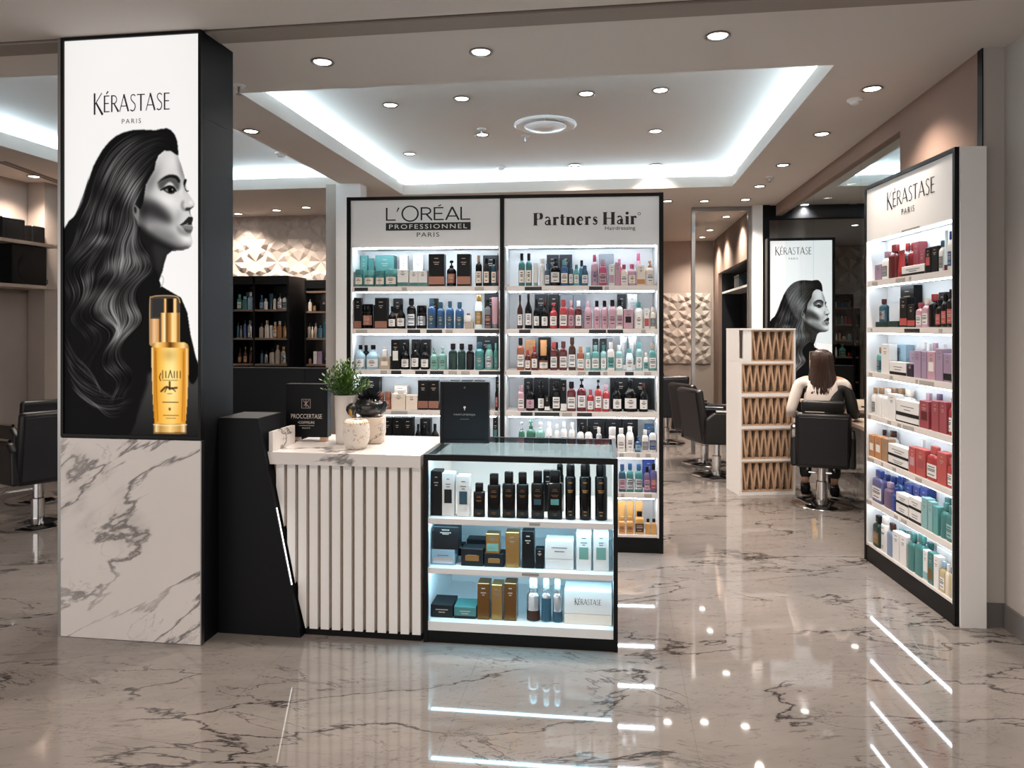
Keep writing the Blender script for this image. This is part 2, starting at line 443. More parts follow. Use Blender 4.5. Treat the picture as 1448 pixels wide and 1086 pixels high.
TRAYS = {'central': (-2.22, 1.165, 4.10, 7.50), 'left': (-4.70, -2.66, 3.66, 7.0), 'right': (2.20, 4.60, 5.0, 7.65)}
def ceiling():
    xs = sorted({-6.2, 6.2} | {v for t in TRAYS.values() for v in t[:2]}); ys = sorted({3.36, 13.4} | {v for t in TRAYS.values() for v in t[2:]})
    hole = lambda x, y: any(t[0] < x < t[1] and t[2] < y < t[3] for t in TRAYS.values())
    mb = MB(); T = .11
    for i in range(len(xs) - 1):
        for j in range(len(ys) - 1):
            if hole((xs[i] + xs[i + 1]) / 2, (ys[j] + ys[j + 1]) / 2): continue
            for z in (H, H + T):
                mb.add([(xs[i], ys[j], z), (xs[i + 1], ys[j], z), (xs[i + 1], ys[j + 1], z), (xs[i], ys[j + 1], z)], [(0, 1, 2, 3)])
    for a, b, c, d in TRAYS.values():
        for p, q in (((a, c), (b, c)), ((b, c), (b, d)), ((b, d), (a, d)), ((a, d), (a, c))):
            mb.add([(*p, H), (*q, H), (*q, H + T), (*p, H + T)], [(0, 1, 2, 3)])
    struct(mb.obj('ceiling', CEIL))
    for nm, (a, b, c, d) in TRAYS.items():
        g = .24; z0, z1 = H + T, H + T + .10
        mb = MB(); P = [(a - g, c - g), (b + g, c - g), (b + g, d + g), (a - g, d + g)]
        mb.add([(*p, z1) for p in P], [(0, 1, 2, 3)])
        for i in range(4):
            p, q = P[i], P[(i + 1) % 4]
            mb.add([(*p, z0), (*q, z0), (*q, z1), (*p, z1)], [(0, 1, 2, 3)])
        struct(mb.obj('ceiling_tray', CEIL))
        e = .11; s = MB()
        for x0, x1, y0, y1 in ((a - e - .02, a - e, c, d), (b + e, b + e + .02, c, d), (a, b, c - e - .02, c - e), (a, b, d + e, d + e + .02)):
            s.box(x0, x1, y0, y1, z0 + .002, z0 + .022)
        tag(s.obj('cove_light_strip', COVE), 'cool white light strip in the cove of the %s ceiling tray' % nm, 'light strip')
ceiling()
struct(MB().box(-8, 6.2, -2.8, 3.20, H, H + .1).obj('ceiling_front', CEIL))
struct(MB().box(-8, 6.2, 3.20, 3.228, H + .03, H + .1).obj('trim_1', BLACKM))
struct(MB().box(-8, 6.2, 3.228, 3.36, H - .004, H + .1).obj('trim_2', CEIL2))

struct(MB().box(-5.8, -5.65, 3.2, 8.9, 0, H).obj('wall_left', TAUPE))
struct(MB().box(-5.64, -5.46, 6.35, 8.74, 0, H).obj('wall_pilaster', TAUPE))
struct(MB().box(-5.65, .2, 8.75, 8.9, 0, H).obj('wall_back', TAUPE))
struct(MB().box(1.578, 1.69, 8.70, 8.9, 0, H).obj('trim_3', WHITEP))
struct(MB().box(1.692, 1.765, 8.70, 8.9, 0, H).obj('trim_4', BLACKM))
struct(MB().box(1.767, 6.2, 8.75, 8.9, H - .15, H).obj('wall_beam', BLACKS))
struct(MB().box(.1, .2, 8.901, 12.3, 0, H).obj('wall_inner_left', TAUPE))
# inner salon seen through the framed opening
struct(MB().box(.2, 1.6, 12.2, 12.3, 0, H).obj('wall_inner_back', TAUPE))
def niche_wall():
    mb = MB()
    mb.box(1.605, 1.66, 8.91, 12.2, 2.33, H); mb.box(1.605, 1.66, 8.91, 9.2, 0, 2.33); mb.box(1.605, 1.66, 11.7, 12.2, 0, 2.33)
    struct(mb.obj('wall_inner_right', BROWN))
    struct(MB().box(1.95, 2.0, 9.2, 11.7, 0, 2.33).box(1.661, 1.95, 9.15, 9.2, 0, 2.33).box(1.661, 1.95, 11.7, 11.75, 0, 2.33).box(1.661, 2.0, 9.15, 11.75, 2.331, 2.38).obj('wall_niche', DARK))
niche_wall()
struct(MB().box(1.71, 6.2, 13.2, 13.3, 0, H).obj('wall_far', TAUPE))
struct(MB().box(6.2, 6.3, 5.0, 13.3, 0, H).obj('wall_far_right', GREYW))
# right side: brown wall, mall wall, glass with its brown head beam
struct(MB().box(1.835, 1.99, 3.97, 5.03, 0, H).obj('wall_right', BROWN))
struct(MB().box(1.99, 6.2, 4.88, 5.0, 0, H).obj('wall_light_stop', GREYW))  # unseen wall added to keep world light from leaking into the right room
struct(MB().box(1.835, 1.935, 3.955, 3.969, 0, H).obj('wall_right_pier', GREYW))
struct(MB().box(1.936, 2.1, -5, 3.969, 0, H).obj('wall_mall', GREYW))
struct(MB().box(1.829, 1.8345, 3.95, 4.0, .4, H).obj('trim_5', BLACKS))
struct(MB().box(1.836, 1.935, 3.94, 3.954, 0, .115).obj('baseboard_pier', SKIRT))
struct(MB().box(1.92, 1.935, -5, 3.939, 0, .115).obj('baseboard_right', SKIRT))
struct(MB().box(1.927, 1.935, 1.2, 3.62, .42, .44).box(1.927, 1.935, 3.60, 3.62, .44, 2.4).obj('trim_6', GREYW))
struct(MB().box(1.835, 1.90, 5.031, 8.69, H - .13, H - .001).obj('wall_head_beam', BROWN))
gp = empty('glass_partition', (1.86, 6.85, H - .13), 0, 'tall clear glass screen below the brown beam on the right side', 'glass screen')
for i, (a, b) in enumerate(((5.04, 5.86), (5.865, 7.2), (7.205, 8.68))):
    MB().box(-.005, .005, a - 6.85, b - 6.85, -1.42, -.001).obj('pane', GLASS, gp)
# framed glass opening at the back
fo = empty('glass_doorway', (1.24, 8.80, 0), 0, 'tall steel-framed glass panel in the taupe back wall', 'glass panel')
MB().box(-.341, -.30, -.04, .04, 0, H - .002).obj('frame_post', STEEL, fo)
MB().box(.30, .337, -.04, .04, 0, H - .002).obj('frame_post', STEEL, fo)
MB().box(-.30, .30, -.03, .03, H - .05, H - .002).obj('frame_head', STEEL, fo)
MB().box(-.30, .30, -.004, .004, .35, H - .05).obj('pane', GLASS, fo)

# carved relief tiles
def relief(x0, x1, z0, z1, Y, s):
    mb = MB(); nx, nz = max(1, round((x1 - x0) / s)), max(1, round((z1 - z0) / s)); sx, sz = (x1 - x0) / nx, (z1 - z0) / nz
    for i in range(nx):
        for j in range(nz):
            cx, cz = x0 + (i + .5) * sx, z0 + (j + .5) * sz
            P = lambda a, b, dep: (cx + a * sx / 2, Y - dep, cz + b * sz / 2)
            vs = [P(-1, -1, .004), P(0, -1, .022), P(1, -1, .004), P(1, 0, .022), P(1, 1, .004), P(0, 1, .022), P(-1, 1, .004), P(-1, 0, .022), P(0, 0, .0)]
            for k, (a, b) in enumerate(((-.50, -.22), (-.22, -.5), (.22, -.5), (.5, -.22), (.5, .22), (.22, .5), (-.22, .5), (-.5, .22))):
                vs.append(P(a, b, (.045, .016)[(k + i + j) % 2]))
            fs = []
            # eight facets round a sunk star centre
            ring = [7, 0, 1, 2, 3, 4, 5, 6]
            for k in range(8):
                a, b = 9 + k, 9 + (k + 1) % 8
                fs.append((a, b, 8))
            fs += [(0, 9, 7), (0, 10, 9), (0, 1, 10), (2, 11, 1), (2, 12, 11), (2, 3, 12), (4, 13, 3), (4, 14, 13), (4, 5, 14), (6, 15, 5), (6, 16, 15), (6, 7, 16), (1, 11, 10), (3, 13, 12), (5, 15, 14), (7, 9, 16)]
            mb.add(vs, fs)
    mb.box(x0, x1, Y - .001, Y + .003, z0, z1)
    return mb
struct(relief(-5.4, -2.2, 0.3, H, 8.744, .29).obj('wall_tiles', TILE))
struct(relief(.5, 1.55, .9, 2.05, 12.19, .26).obj('wall_tiles', TILE))
struct(relief(3.6, 5.2, 1.2, H - .02, 13.19, .40).obj('wall_tiles', TILE))
# white pier left of the product wall
struct(MB().box(-2.81, -2.70, 6.84, 7.0, 0, H).obj('wall_pier_edge', GREYW))
struct(MB().box(-2.699, -2.45, 6.82, 7.0, 0, H).obj('wall_pier', WHITEP))

# ---------------------------------------------------------------- lamps in the ceilings
dl = {}
def downlight(p, label, group, watts, r=.048, ang=125, warm=WARM):
    e = empty('ceiling_downlight', p, 0, label, 'downlight', group)
    key = r
    if key not in dl:
        ringm = MB().lathe([(r, 0), (r * 1.25, -.001), (r * 1.3, -.006), (r * 1.18, -.009), (r * .98, -.004), (r * .9, .004)], 24, caps=False).mesh('trim_ring', CHROME if r > .06 else STEEL)
        lens = MB().lathe([(.0001, -.003), (r * .9, -.003)], 24, caps=False).mesh('lamp_lens', LENS)
        dl[key] = (ringm, lens)
    link('trim_ring', dl[key][0], e); link('lamp_lens', dl[key][1], e)
    l = bpy.data.lights.new('downlight_beam', 'SPOT'); l.energy = watts; l.color = warm; l.spot_size = R(ang); l.spot_blend = .9; l.shadow_soft_size = .04
    o = bpy.data.objects.new('downlight_beam', l); COL.objects.link(o); o.parent = e; o.location = (0, 0, -.02)
    return e
HT = H + .21 - .001
ORD = ['first', 'second', 'third', 'fourth', 'fifth', 'sixth', 'seventh', 'eighth', 'ninth', 'tenth', 'eleventh', 'twelfth']
ORDL = ['leftmost'] + ORD[1:]
ROWS = [
 ('the front strip of ceiling', H, [(456, 87), (680, 73), (1015, 50)], P_DOWN),
 ('the front row of the central ceiling tray', HT, [(552, 148), (653, 139), (829, 132), (934, 127)], P_DOWN * .8),
 ('the middle row of the central ceiling tray', HT, [(682, 190), (927, 185)], P_DOWN * .8),
 ('the back row of the central ceiling tray', HT, [(579, 217), (813, 233), (927, 233)], P_DOWN * .8),
 ('the ceiling border right of the central tray', H, [(1074, 263), (1107, 233), (1162, 189), (1233, 125)], P_DOWN),
 ('the far ceiling border over the product wall', H, [(944, 284), (996, 284), (1054, 282)], P_DOWN * 1.5),
 ('the ceiling border between pillar and product wall', H, [(355, 185)], P_DOWN),
 ('the left ceiling tray near its back edge', HT, [(362, 256), (432, 253)], P_DOWN),
 ('the warm ceiling over the carved tile wall', H, [(337, 302), (391, 297), (433, 293)], P_DOWN * 1.0),
 ('the far left ceiling beside the slot vent', H, [(48, 249)], P_DOWN),
 ('the ceiling behind the right glass screen', H, [(1138, 289), (1205, 289), (1209, 318), (1199, 350)], P_DOWN * 1.3),
 ('the ceiling seen through the framed glass panel', H, [(993, 335), (1004, 325), (1027, 306)], P_DOWN * 1.5),
]
for place, h, pts, w in ROWS:
    for i, (px, py) in enumerate(pts):
        p = at_h(px, py, h); p.z = h - .001
        lab = ('%s recessed downlight in %s' % (ORDL[i], place)) if len(pts) > 1 else 'single recessed downlight in ' + place
        downlight(p, lab, 'downlights in ' + place, w)
for x in (-3.4, -1.2, .9):  # lamps added out of view to light the shop front
    for y in (-1.8, .3, 2.0):
        downlight((x, y, H - .001), 'added unseen downlight over the walkway, lighting the shop front', 'added walkway downlights', P_MALL_FILL)

# smaller fittings on the ceiling
def detector(px, py, h, label):
    p = at_h(px, py, h)
    e = empty('smoke_detector', (p.x, p.y, h - .0005), 0, label, 'smoke detector', 'smoke detectors')
    MB().lathe([(.046, 0), (.046, -.012), (.038, -.018)], 24).obj('base', WHITEP, e)
    MB().lathe([(.030, -.018), (.028, -.030), (.016, -.036), (.0005, -.037)], 20).obj('sensor_head', WHITE2, e)
detector(397, 216, H, 'white smoke detector on the ceiling behind the black pillar top')
detector(1209, 140, H, 'white smoke detector on the ceiling above the glass screen')
detector(709, 236, HT, 'white smoke detector in the central tray above the product wall')
def sprinkler(px, py, h, label):
    p = at_h(px, py, h)
    e = empty('sprinkler', (p.x, p.y, h - .0005), 0, label, 'sprinkler', 'ceiling sprinklers')
    MB().lathe([(.038, 0), (.034, -.006), (.016, -.008)], 20).obj('escutcheon', WHITEP, e)
    MB().lathe([(.009, -.006), (.009, -.03), (.004, -.05)], 10).obj('nozzle', STEEL, e)
    MB().lathe([(.017, -.050), (.017, -.053)], 12).obj('deflector', STEEL, e)
sprinkler(338, 121, H, 'small ceiling sprinkler right beside the black pillar top')
sprinkler(681, 182, HT, 'small sprinkler in the tray left of the round air diffuser')
sprinkler(743, 192, HT, 'small sprinkler in the tray just below the round air diffuser')
sprinkler(1088, 250, H, 'small sprinkler on the ceiling near the brown beam')
p = at_h(771, 175, HT)
e = empty('air_diffuser', (p.x, p.y, HT - .0005), 0, 'large round white air diffuser in the central ceiling tray', 'air diffuser')
MB().lathe([(.20, 0), (.245, 0), (.25, -.012), (.235, -.02), (.195, -.012)], 40).obj('outer_ring', WHITEP, e)
MB().lathe([(.0005, -.003), (.196, -.003)], 40, caps=False).obj('duct_shadow', BLACKM, e)
MB().lathe([(.0005, -.05), (.05, -.052), (.15, -.036), (.168, -.022), (.15, -.026), (.0005, -.03)], 40).obj('centre_disc', WHITEP, e)
for k in range(3):
    a = k * 2.094 + .6
    MB().tube([(.14 * math.cos(a), .14 * math.sin(a), -.03), (.20 * math.cos(a), .20 * math.sin(a), -.006)], .005, 6).obj('strut', WHITEP, e)
a, b = at_h(0, 228, H), at_h(85, 258, H)
e = empty('slot_vent', (a.x, a.y, H - .0008), math.atan2(b.y - a.y, b.x - a.x), 'long thin slot vent in the far left ceiling', 'vent')
ln = (b - a).length + .5
MB().box(0, ln, -.05, .05, -.002, 0).obj('frame', CEIL2, e)
for k in (-.028, .028): MB().box(0, ln, k - .011, k + .011, -.0035, -.0021).obj('slot', BLACKM, e)
# ---------------------------------------------------------------- the printed light box picture
def paint_poster():
    """a grey portrait print of a woman in profile with a gold bottle, painted as numbers: returns an (h, w, 3) sRGB array"""
    PW, PH = 260, 735
    s = (np.arange(PW) + .5) / PW; t = (np.arange(PH) + .5) / PH
    Sx, T = np.meshgrid(s, t)
    X = 86 + 195 * Sx
    Y = (66 - 15 * Sx) + T * (550 + 19 * Sx)
    kx = PW / 195.0
    def blur(a, sig):
        if sig <= 0: return a
        n = int(3 * sig) + 1; k = np.exp(-.5 * (np.arange(-n, n + 1) / sig) ** 2); k /= k.sum()
        a = np.pad(a, ((n, n), (0, 0)), 'edge'); a = sum(k[i] * a[i:i + PH] for i in range(2 * n + 1))
        a = np.pad(a, ((0, 0), (n, n)), 'edge'); return sum(k[i] * a[:, i:i + PW] for i in range(2 * n + 1))
    def mask(poly, sig=.6, smooth=True):
        if smooth: poly = [(q.x, q.y) for q in spline(poly, 6, True)]
        m = np.zeros((PH, PW), bool); n = len(poly)
        for i in range(n):
            (x0, y0), (x1, y1) = poly[i], poly[(i + 1) % n]
            if y0 == y1: continue
            c = ((y0 > Y) != (y1 > Y)) & (X < (x1 - x0) * (Y - y0) / (y1 - y0) + x0)
            m ^= c
        return blur(m.astype(float), sig * kx)
    def ell(cx, cy, rx, ry, rot=0, pw=1.0):
        c, q = math.cos(R(rot)), math.sin(R(rot)); dx, dy = X - cx, Y - cy
        u, v = (dx * c + dy * q) / rx, (-dx * q + dy * c) / ry
        return np.exp(-(u * u + v * v) ** pw)
    def line(pts, w, sig=.5):
        P = [(q.x, q.y) for q in spline(pts, 10)]; m = np.full((PH, PW), 1e9)
        for i in range(len(P) - 1):
            (x0, y0), (x1, y1) = P[i], P[i + 1]; dx, dy = x1 - x0, y1 - y0; L2 = dx * dx + dy * dy + 1e-9
            q = np.clip(((X - x0) * dx + (Y - y0) * dy) / L2, 0, 1)
            ww = w if not isinstance(w, tuple) else w[0] + (w[1] - w[0]) * i / len(P)
            m = np.minimum(m, np.hypot(X - x0 - q * dx, Y - y0 - q * dy) / ww)
        return np.clip(1.5 - m, 0, 1) ** 1.0 if sig is None else blur(np.clip(1.4 - m, 0, 1), sig)
    def strands(guides, count, seed, jit=3.0, hi=lambda x, y, u: .3, wid=.55, wave=0.):
        rr = np.random.RandomState(seed); buf = np.zeros((PH, PW)); G = [np.array([(q.x, q.y) for q in spline(g, 24)]) for g in guides]
        def res(g, n=160):
            d = np.r_[0, np.cumsum(np.hypot(*np.diff(g, axis=0).T))]; u = np.linspace(0, d[-1], n); return np.c_[np.interp(u, d, g[:, 0]), np.interp(u, d, g[:, 1])]
        G = [res(g) for g in G]; u = np.linspace(0, 1, 160)
        for _ in range(count):
            k = rr.rand() * (len(G) - 1); i = int(k); f = k - i
            p = G[i] * (1 - f) + G[i + 1] * f
            ph = rr.rand() * 6.28; am = rr.normal(0, jit)
            p = p + np.c_[np.sin(u * 5 + ph) * am * .35, np.cos(u * 4 + ph) * am * .35]
            if wave:
                wa = wave * np.clip((p[:, 1] - 285) / 110, 0, 1); p = p + np.c_[wa * np.sin(p[:, 1] * .085 + p[:, 0] * .035), wa * .25 * np.cos(p[:, 1] * .085)]
            a, b = np.sort(rr.rand(2)); b = max(b, a + .18)
            al = np.clip((u - a) / .1, 0, 1) * np.clip((b - u) / .12, 0, 1) * (rr.rand() ** 1.6)
            al = al * hi(p[:, 0], p[:, 1], u)
            q = np.arange(0, 159, .34); xs = np.interp(q, np.arange(160), p[:, 0]); ys = np.interp(q, np.arange(160), p[:, 1]); aa = np.interp(q, np.arange(160), al)
            sx = (xs - 86) / 195; cx = sx * PW - .5; cy = (ys - (66 - 15 * sx)) / (550 + 19 * sx) * PH - .5
            ix, iy = np.floor(cx).astype(int), np.floor(cy).astype(int); fx, fy = cx - ix, cy - iy
            for ox, oy, w in ((0, 0, (1 - fx) * (1 - fy)), (1, 0, fx * (1 - fy)), (0, 1, (1 - fx) * fy), (1, 1, fx * fy)):
                ok = (ix + ox >= 0) & (ix + ox < PW) & (iy + oy >= 0) & (iy + oy < PH)
                np.add.at(buf, (iy[ok] + oy, ix[ok] + ox), (aa * w)[ok])
        return blur(buf, wid)
    V = .965 - .035 * np.clip((np.hypot((X - 185) / 120, (Y - 250) / 330) - .6), 0, 1)
    def over(v, m, val): return v * (1 - m) + val * m
    # body and gown
    body = [(85, 330), (110, 300), (150, 300), (196, 330), (205, 360), (232, 366), (229, 386), (224, 400), (227, 408), (240, 415.5), (255, 424), (264, 445), (268.5, 476), (276, 508), (281, 527), (284, 545), (284, 622), (84, 622)]
    V = over(V, mask(body, .5, False), .065)
    V = over(V, mask([(272, 538), (281, 527), (285, 540), (285, 622), (186, 622), (194, 585), (207, 548), (212, 530), (262, 530)], 2.2), .24 - .13 * np.clip((Y - 550) / 70, 0, 1))
    V = over(V, mask([(262, 500), (276, 510), (281, 527), (273, 545), (266, 538)], .8), .05)
    V = over(V, line([(226, 392), (230, 397), (229, 405), (225, 410)], .8), .75)
    # neck and face
    neck = [(196, 320), (222, 340), (250, 352), (259, 357), (242, 358.5), (235.2, 364), (231.9, 374), (228.6, 386), (223.6, 400), (226, 410), (190, 410), (190, 350)]
    V = over(V, mask(neck, .5, False), .10)
    V = over(V, mask([(215, 350), (232, 355), (244, 357), (235, 364), (230, 378), (226, 390), (220, 380)], 3) * mask(neck, .4, False), .17)
    face = [(237, 212), (250, 222), (256.2, 239.7), (260.5, 255), (262.6, 268), (264.8, 276), (268, 281), (271.7, 286.6), (274.4, 291.4), (273.2, 296), (268.6, 299.6), (267.8, 303), (268.6, 307), (271.6, 310.3), (271.8, 315), (270.2, 319.5), (272, 324.5), (271.4, 329), (269, 334.5), (270.6, 340), (271.4, 346), (269.4, 351.5), (265, 355), (258, 356.8), (246, 358), (230, 353), (214, 343), (200, 332), (192, 318), (192, 296), (204, 268), (214, 244), (224, 226)]
    fm = mask(face, .45, False)
    F = np.full((PH, PW), .83)
    F = F + .05 * ell(243, 233, 16, 14)
    F = F - .30 * ell(212, 262, 9, 26, 25)
    F = F - .26 * ell(256, 244, 5, 22, -14) * (X > 245)
    F = F + .10 * ell(236, 288, 17, 9, 18)
    F = F + .08 * ell(253, 268, 3, 12, -12)
    ck = mask([(196, 292), (206, 288), (222, 292), (234, 300), (242, 311), (243, 320), (232, 320), (216, 316), (202, 312), (194, 304)], 4.6)
    F = over(F, .95 * ck, .17)
    F = over(F, .5 * mask([(200, 286), (214, 284), (224, 300), (214, 318), (200, 316)], 5), .20)
    F = over(F, .55 * mask([(190, 288), (204, 286), (206, 330), (190, 330)], 4), .10)
    F = over(F, .60 * mask([(206, 308), (226, 316), (240, 326), (250, 336), (238, 344), (220, 336), (206, 326)], 4.5), .50)
    jaw = mask([(190, 322), (204, 327), (220, 338), (236, 346), (252, 352), (268, 352), (262, 364), (200, 364), (188, 340)], 3.4)
    F = over(F, .55 * mask([(212, 326), (228, 330), (246, 338), (258, 346), (252, 354), (230, 350), (212, 340)], 4), .34)
    F = over(F, .96 * jaw, .08)
    F = F + .10 * ell(262, 341, 8, 5, 10)
    F = over(F, .8 * line([(243, 357.6), (256, 356.3), (266, 353.8)], 1.0, .8), .42)
    F = over(F, .50 * mask([(248, 322), (256, 326), (266, 331), (269, 335), (262, 337), (252, 333)], 2.0), .30)
    F = over(F, .45 * mask([(252, 300), (256, 306), (252, 318), (246, 322), (246, 310)], 3), .55)
    # eye socket, lid, iris, lashes
    F = over(F, .85 * mask([(222, 263), (229, 257), (240, 254), (251, 258), (254, 266), (250, 274), (240, 262), (230, 270), (225, 272)], 1.6), .24)
    F = over(F, .9 * mask([(231.5, 268.5), (236, 263), (241, 262.2), (244.5, 266), (238, 266.4)], .8), .82)
    F = over(F, mask([(229, 271.5), (234, 268.6), (239, 266.8), (244, 268.5), (247.5, 273.5), (244.5, 277.5), (238.5, 278), (233, 275)], .7), .12)
    F = over(F, .8 * mask([(232.5, 272), (236, 271), (237, 274.5), (234.5, 274.6)], .5), .55)
    F = over(F, mask([(238, 269.5), (243, 270), (244, 274), (240, 276), (237, 273)], .4), .03)
    F = over(F, .8 * mask([(242.2, 271), (243.6, 271), (243.6, 273), (242.2, 273)], .3), .75)
    F = over(F, line([(226.5, 272.8), (231, 270), (238, 267), (244, 268.6), (248, 274)], 1.1, .4), .06)
    F = over(F, mask([(222, 263), (228, 256.5), (235, 252), (243, 250.8), (250, 253), (254.2, 259.5), (252, 262.5), (247, 257.2), (240, 255.6), (232, 257.6), (226, 260.6)], .7), .10)
    # nose
    F = over(F, .55 * mask([(255.5, 290), (259, 287), (259, 296), (264, 301), (258, 301.5), (254.6, 296)], 1.3), .33)
    F = over(F, .85 * mask([(261, 300.5), (263, 296.8), (269, 297), (273, 293.6), (271, 298.6), (267, 301), (263, 302)], .8), .07)
    F = over(F, .6 * line([(267, 300), (267.6, 304), (268.6, 307)], 1.0, .6), .12)
    F = F + .10 * ell(269, 290, 3, 3)
    # lips
    F = over(F, mask([(253.5, 321.5), (258, 318), (263, 312.6), (267, 309.8), (271.8, 311), (271.8, 316), (270, 321.6), (262, 321), (257, 322.6)], .5), .14)
    F = over(F, .5 * mask([(262.5, 319.6), (264.5, 318.6), (265.6, 320), (263.6, 320.8)], .4), .72)
    F = over(F, mask([(255, 322.6), (262, 322), (270, 322.6), (272.2, 325.5), (270.6, 329.4), (264, 331), (258.5, 327)], .7), .50)
    F = over(F, .7 * mask([(259, 326.6), (266, 328.6), (271, 328.4), (269, 333), (263, 332)], .9), .20)
    V = over(V, fm, np.clip(F, .03, 1))
    V = over(V, mask([(258.6, 262), (260, 257.6), (262.8, 257.4), (262.4, 262), (260.6, 266), (261, 270), (259.4, 268)], .5), .08)
    V = over(V, .9 * line([(260.6, 270.5), (263, 274), (265.4, 273.6)], .8, .4), .10)
    # ear
    V = over(V, mask([(187, 292), (193, 293), (195.5, 305), (193, 317), (189, 312)], .8), .50)
    V = over(V, .8 * mask([(187, 296), (191, 298), (192, 304), (189, 306)], .8), .05)
    # hair
    hair = [(84, 333), (93, 318), (101, 311.7), (108, 300), (113.4, 289.4), (118, 272), (123.5, 257), (129, 241), (135.7, 228.6), (143, 217), (151.9, 206.3), (162, 198), (172, 193.2), (183, 190), (194.4, 188.5), (207, 188.8), (218.7, 189.1), (227, 187), (235, 186.1), (241, 189), (246, 195), (249, 203), (250.4, 212), (251, 223.6), (247, 221.5), (241, 217.2), (231, 217.0), (223, 224), (219, 233), (216.7, 244.8), (210, 256), (204.6, 266), (202.5, 280), (200.5, 292), (197, 300), (193.5, 297), (189, 293), (186, 297), (188, 309), (192, 318), (196, 326), (198, 342), (204, 352), (212, 372), (222, 392), (224, 404), (226, 414), (214, 432), (205, 480), (203, 530), (190, 600), (180, 622), (84, 622)]
    hm = mask(hair, .7, False)
    V = over(V, hm, .075)
    g = [[(246, 200), (225, 191), (190, 194), (158, 214), (134, 250), (120, 292), (100, 335), (82, 372), (70, 420)],
         [(247, 210), (226, 202), (194, 214), (165, 245), (146, 290), (132, 330), (108, 362), (92, 400), (84, 450)],
         [(240, 214), (218, 213), (192, 234), (172, 262), (152, 300), (140, 340), (130, 368), (112, 396), (104, 440), (112, 490)],
         [(224, 222), (205, 244), (186, 268), (172, 296), (160, 330), (158, 356), (148, 384), (126, 408), (118, 446), (128, 490), (120, 540)],
         [(216, 242), (200, 264), (188, 284), (180, 310), (176, 340), (174, 362), (160, 386), (146, 416), (150, 452), (166, 490), (158, 545)],
         [(205, 264), (194, 282), (186, 304), (188, 326), (190, 350), (184, 374), (168, 396), (164, 424), (160, 456), (152, 500), (170, 560)],
         [(196, 300), (192, 322), (195, 344), (197, 366), (190, 390), (182, 414), (176, 446), (158, 480), (150, 520), (160, 580)],
         [(198, 330), (204, 352), (210, 374), (208, 398), (198, 424), (190, 456), (178, 490), (180, 530), (186, 590)]]
    nz = np.random.RandomState(3)
    ph = nz.rand(8) * 6.28
    def hi(x, y, u):
        top = np.clip((350 - y) / 160, 0, 1)
        band = .5 + .5 * np.sin(x * .045 + y * .075 + ph[0]) * np.sin(x * .09 - y * .03 + ph[1])
        spots = sum(a * np.exp(-((x - cx) / rx) ** 2 - ((y - cy) / ry) ** 2) for cx, cy, rx, ry, a in ((165, 235, 40, 30, .5), (185, 275, 14, 24, .9), (140, 345, 16, 8, .9), (178, 360, 18, 28, .8), (150, 440, 26, 9, .8), (170, 470, 18, 18, .9), (140, 424, 22, 12, .7), (104, 420, 14, 12, .7), (122, 300, 10, 40, .4), (120, 520, 20, 12, .35), (160, 560, 26, 8, .45), (98, 355, 14, 18, .4), (182, 425, 14, 20, .4)))
        crest = np.clip(np.sin(y * .085 + x * .035 + 1.1 + .5 * np.sin(x * .05)), 0, 1) ** 3 * np.clip((y - 300) / 60, 0, 1) * np.clip((600 - y) / 120, .25, 1)
        return (.22 * band + .55 * spots + .34 * crest) * (.85 + .5 * top)
    buf = strands(g, 1100, 11, 5.0, hi, .5, 9.0)
    fine = strands(g, 260, 5, 9.0, lambda x, y, u: .18 + 0 * x, .42, 10.0)
    dk = strands(g, 260, 21, 5.0, lambda x, y, u: .45 + 0 * x, .7, 9.0)
    Hh = np.clip(.07 + .66 * (1 - np.exp(-1.0 * buf)) + .22 * (1 - np.exp(-.6 * fine)) - .22 * np.clip(dk, 0, 1), .03, .78)
    V = over(V, hm, Hh)
    # waves at the lower left and wisps at the outline
    gw = [[(86, 470), (100, 500), (120, 520), (132, 545), (126, 570)], [(86, 500), (98, 528), (118, 545), (140, 556), (165, 566)], [(90, 545), (110, 565), (135, 580), (165, 580), (190, 566)], [(86, 520), (104, 552), (128, 572), (150, 592), (172, 590)]]
    V = np.clip(V + .42 * (1 - np.exp(-.55 * strands(gw, 170, 9, 5, lambda x, y, u: .30 + 0 * x))), 0, 1)
    gw2 = [[(124, 250), (112, 290), (98, 318), (84, 336)], [(130, 240), (116, 282), (104, 312), (88, 326)]]
    V = np.clip(V - .5 * np.clip(strands(gw2, 40, 4, 4, lambda x, y, u: .5 + 0 * x), 0, 1) * (V > .5), 0, 1)
    C = np.repeat(V[:, :, None], 3, 2) * np.array([1.0, .995, .99])
    # gold bottle
    def col(m, rgb):
        nonlocal C
        rgb = np.asarray(rgb, float)
        C = C * (1 - m[:, :, None]) + (rgb if rgb.ndim == 3 else rgb[None, None, :]) * m[:, :, None]
    def grad(x0, x1, stops):
        u = np.clip((X - x0) / (x1 - x0), 0, 1); k = [a for a, _ in stops]
        return np.stack([np.interp(u, k, [c[i] for _, c in stops]) for i in range(3)], 2)
    rect = lambda x0, y0, x1, y1, sg=.35: mask([(x0, y0), (x1, y0), (x1, y1), (x0, y1)], sg, False)
    gold = [(0, (.55, .36, .12)), (.12, (.95, .74, .42)), (.22, (1, .90, .66)), (.34, (.55, .36, .14)), (.5, (.86, .64, .30)), (.62, (1, .86, .56)), (.8, (.98, .78, .45)), (.9, (.45, .28, .09)), (1, (.75, .52, .22))]
    cap = mask([(210.5, 490), (210.5, 430), (213, 424), (222, 421.5), (242, 421.5), (251, 424), (254, 430), (254, 490)], .5, False)
    col(cap * .55, (.42, .40, .38)); col(rect(214, 426, 230, 452) * .5, (.14, .14, .15))
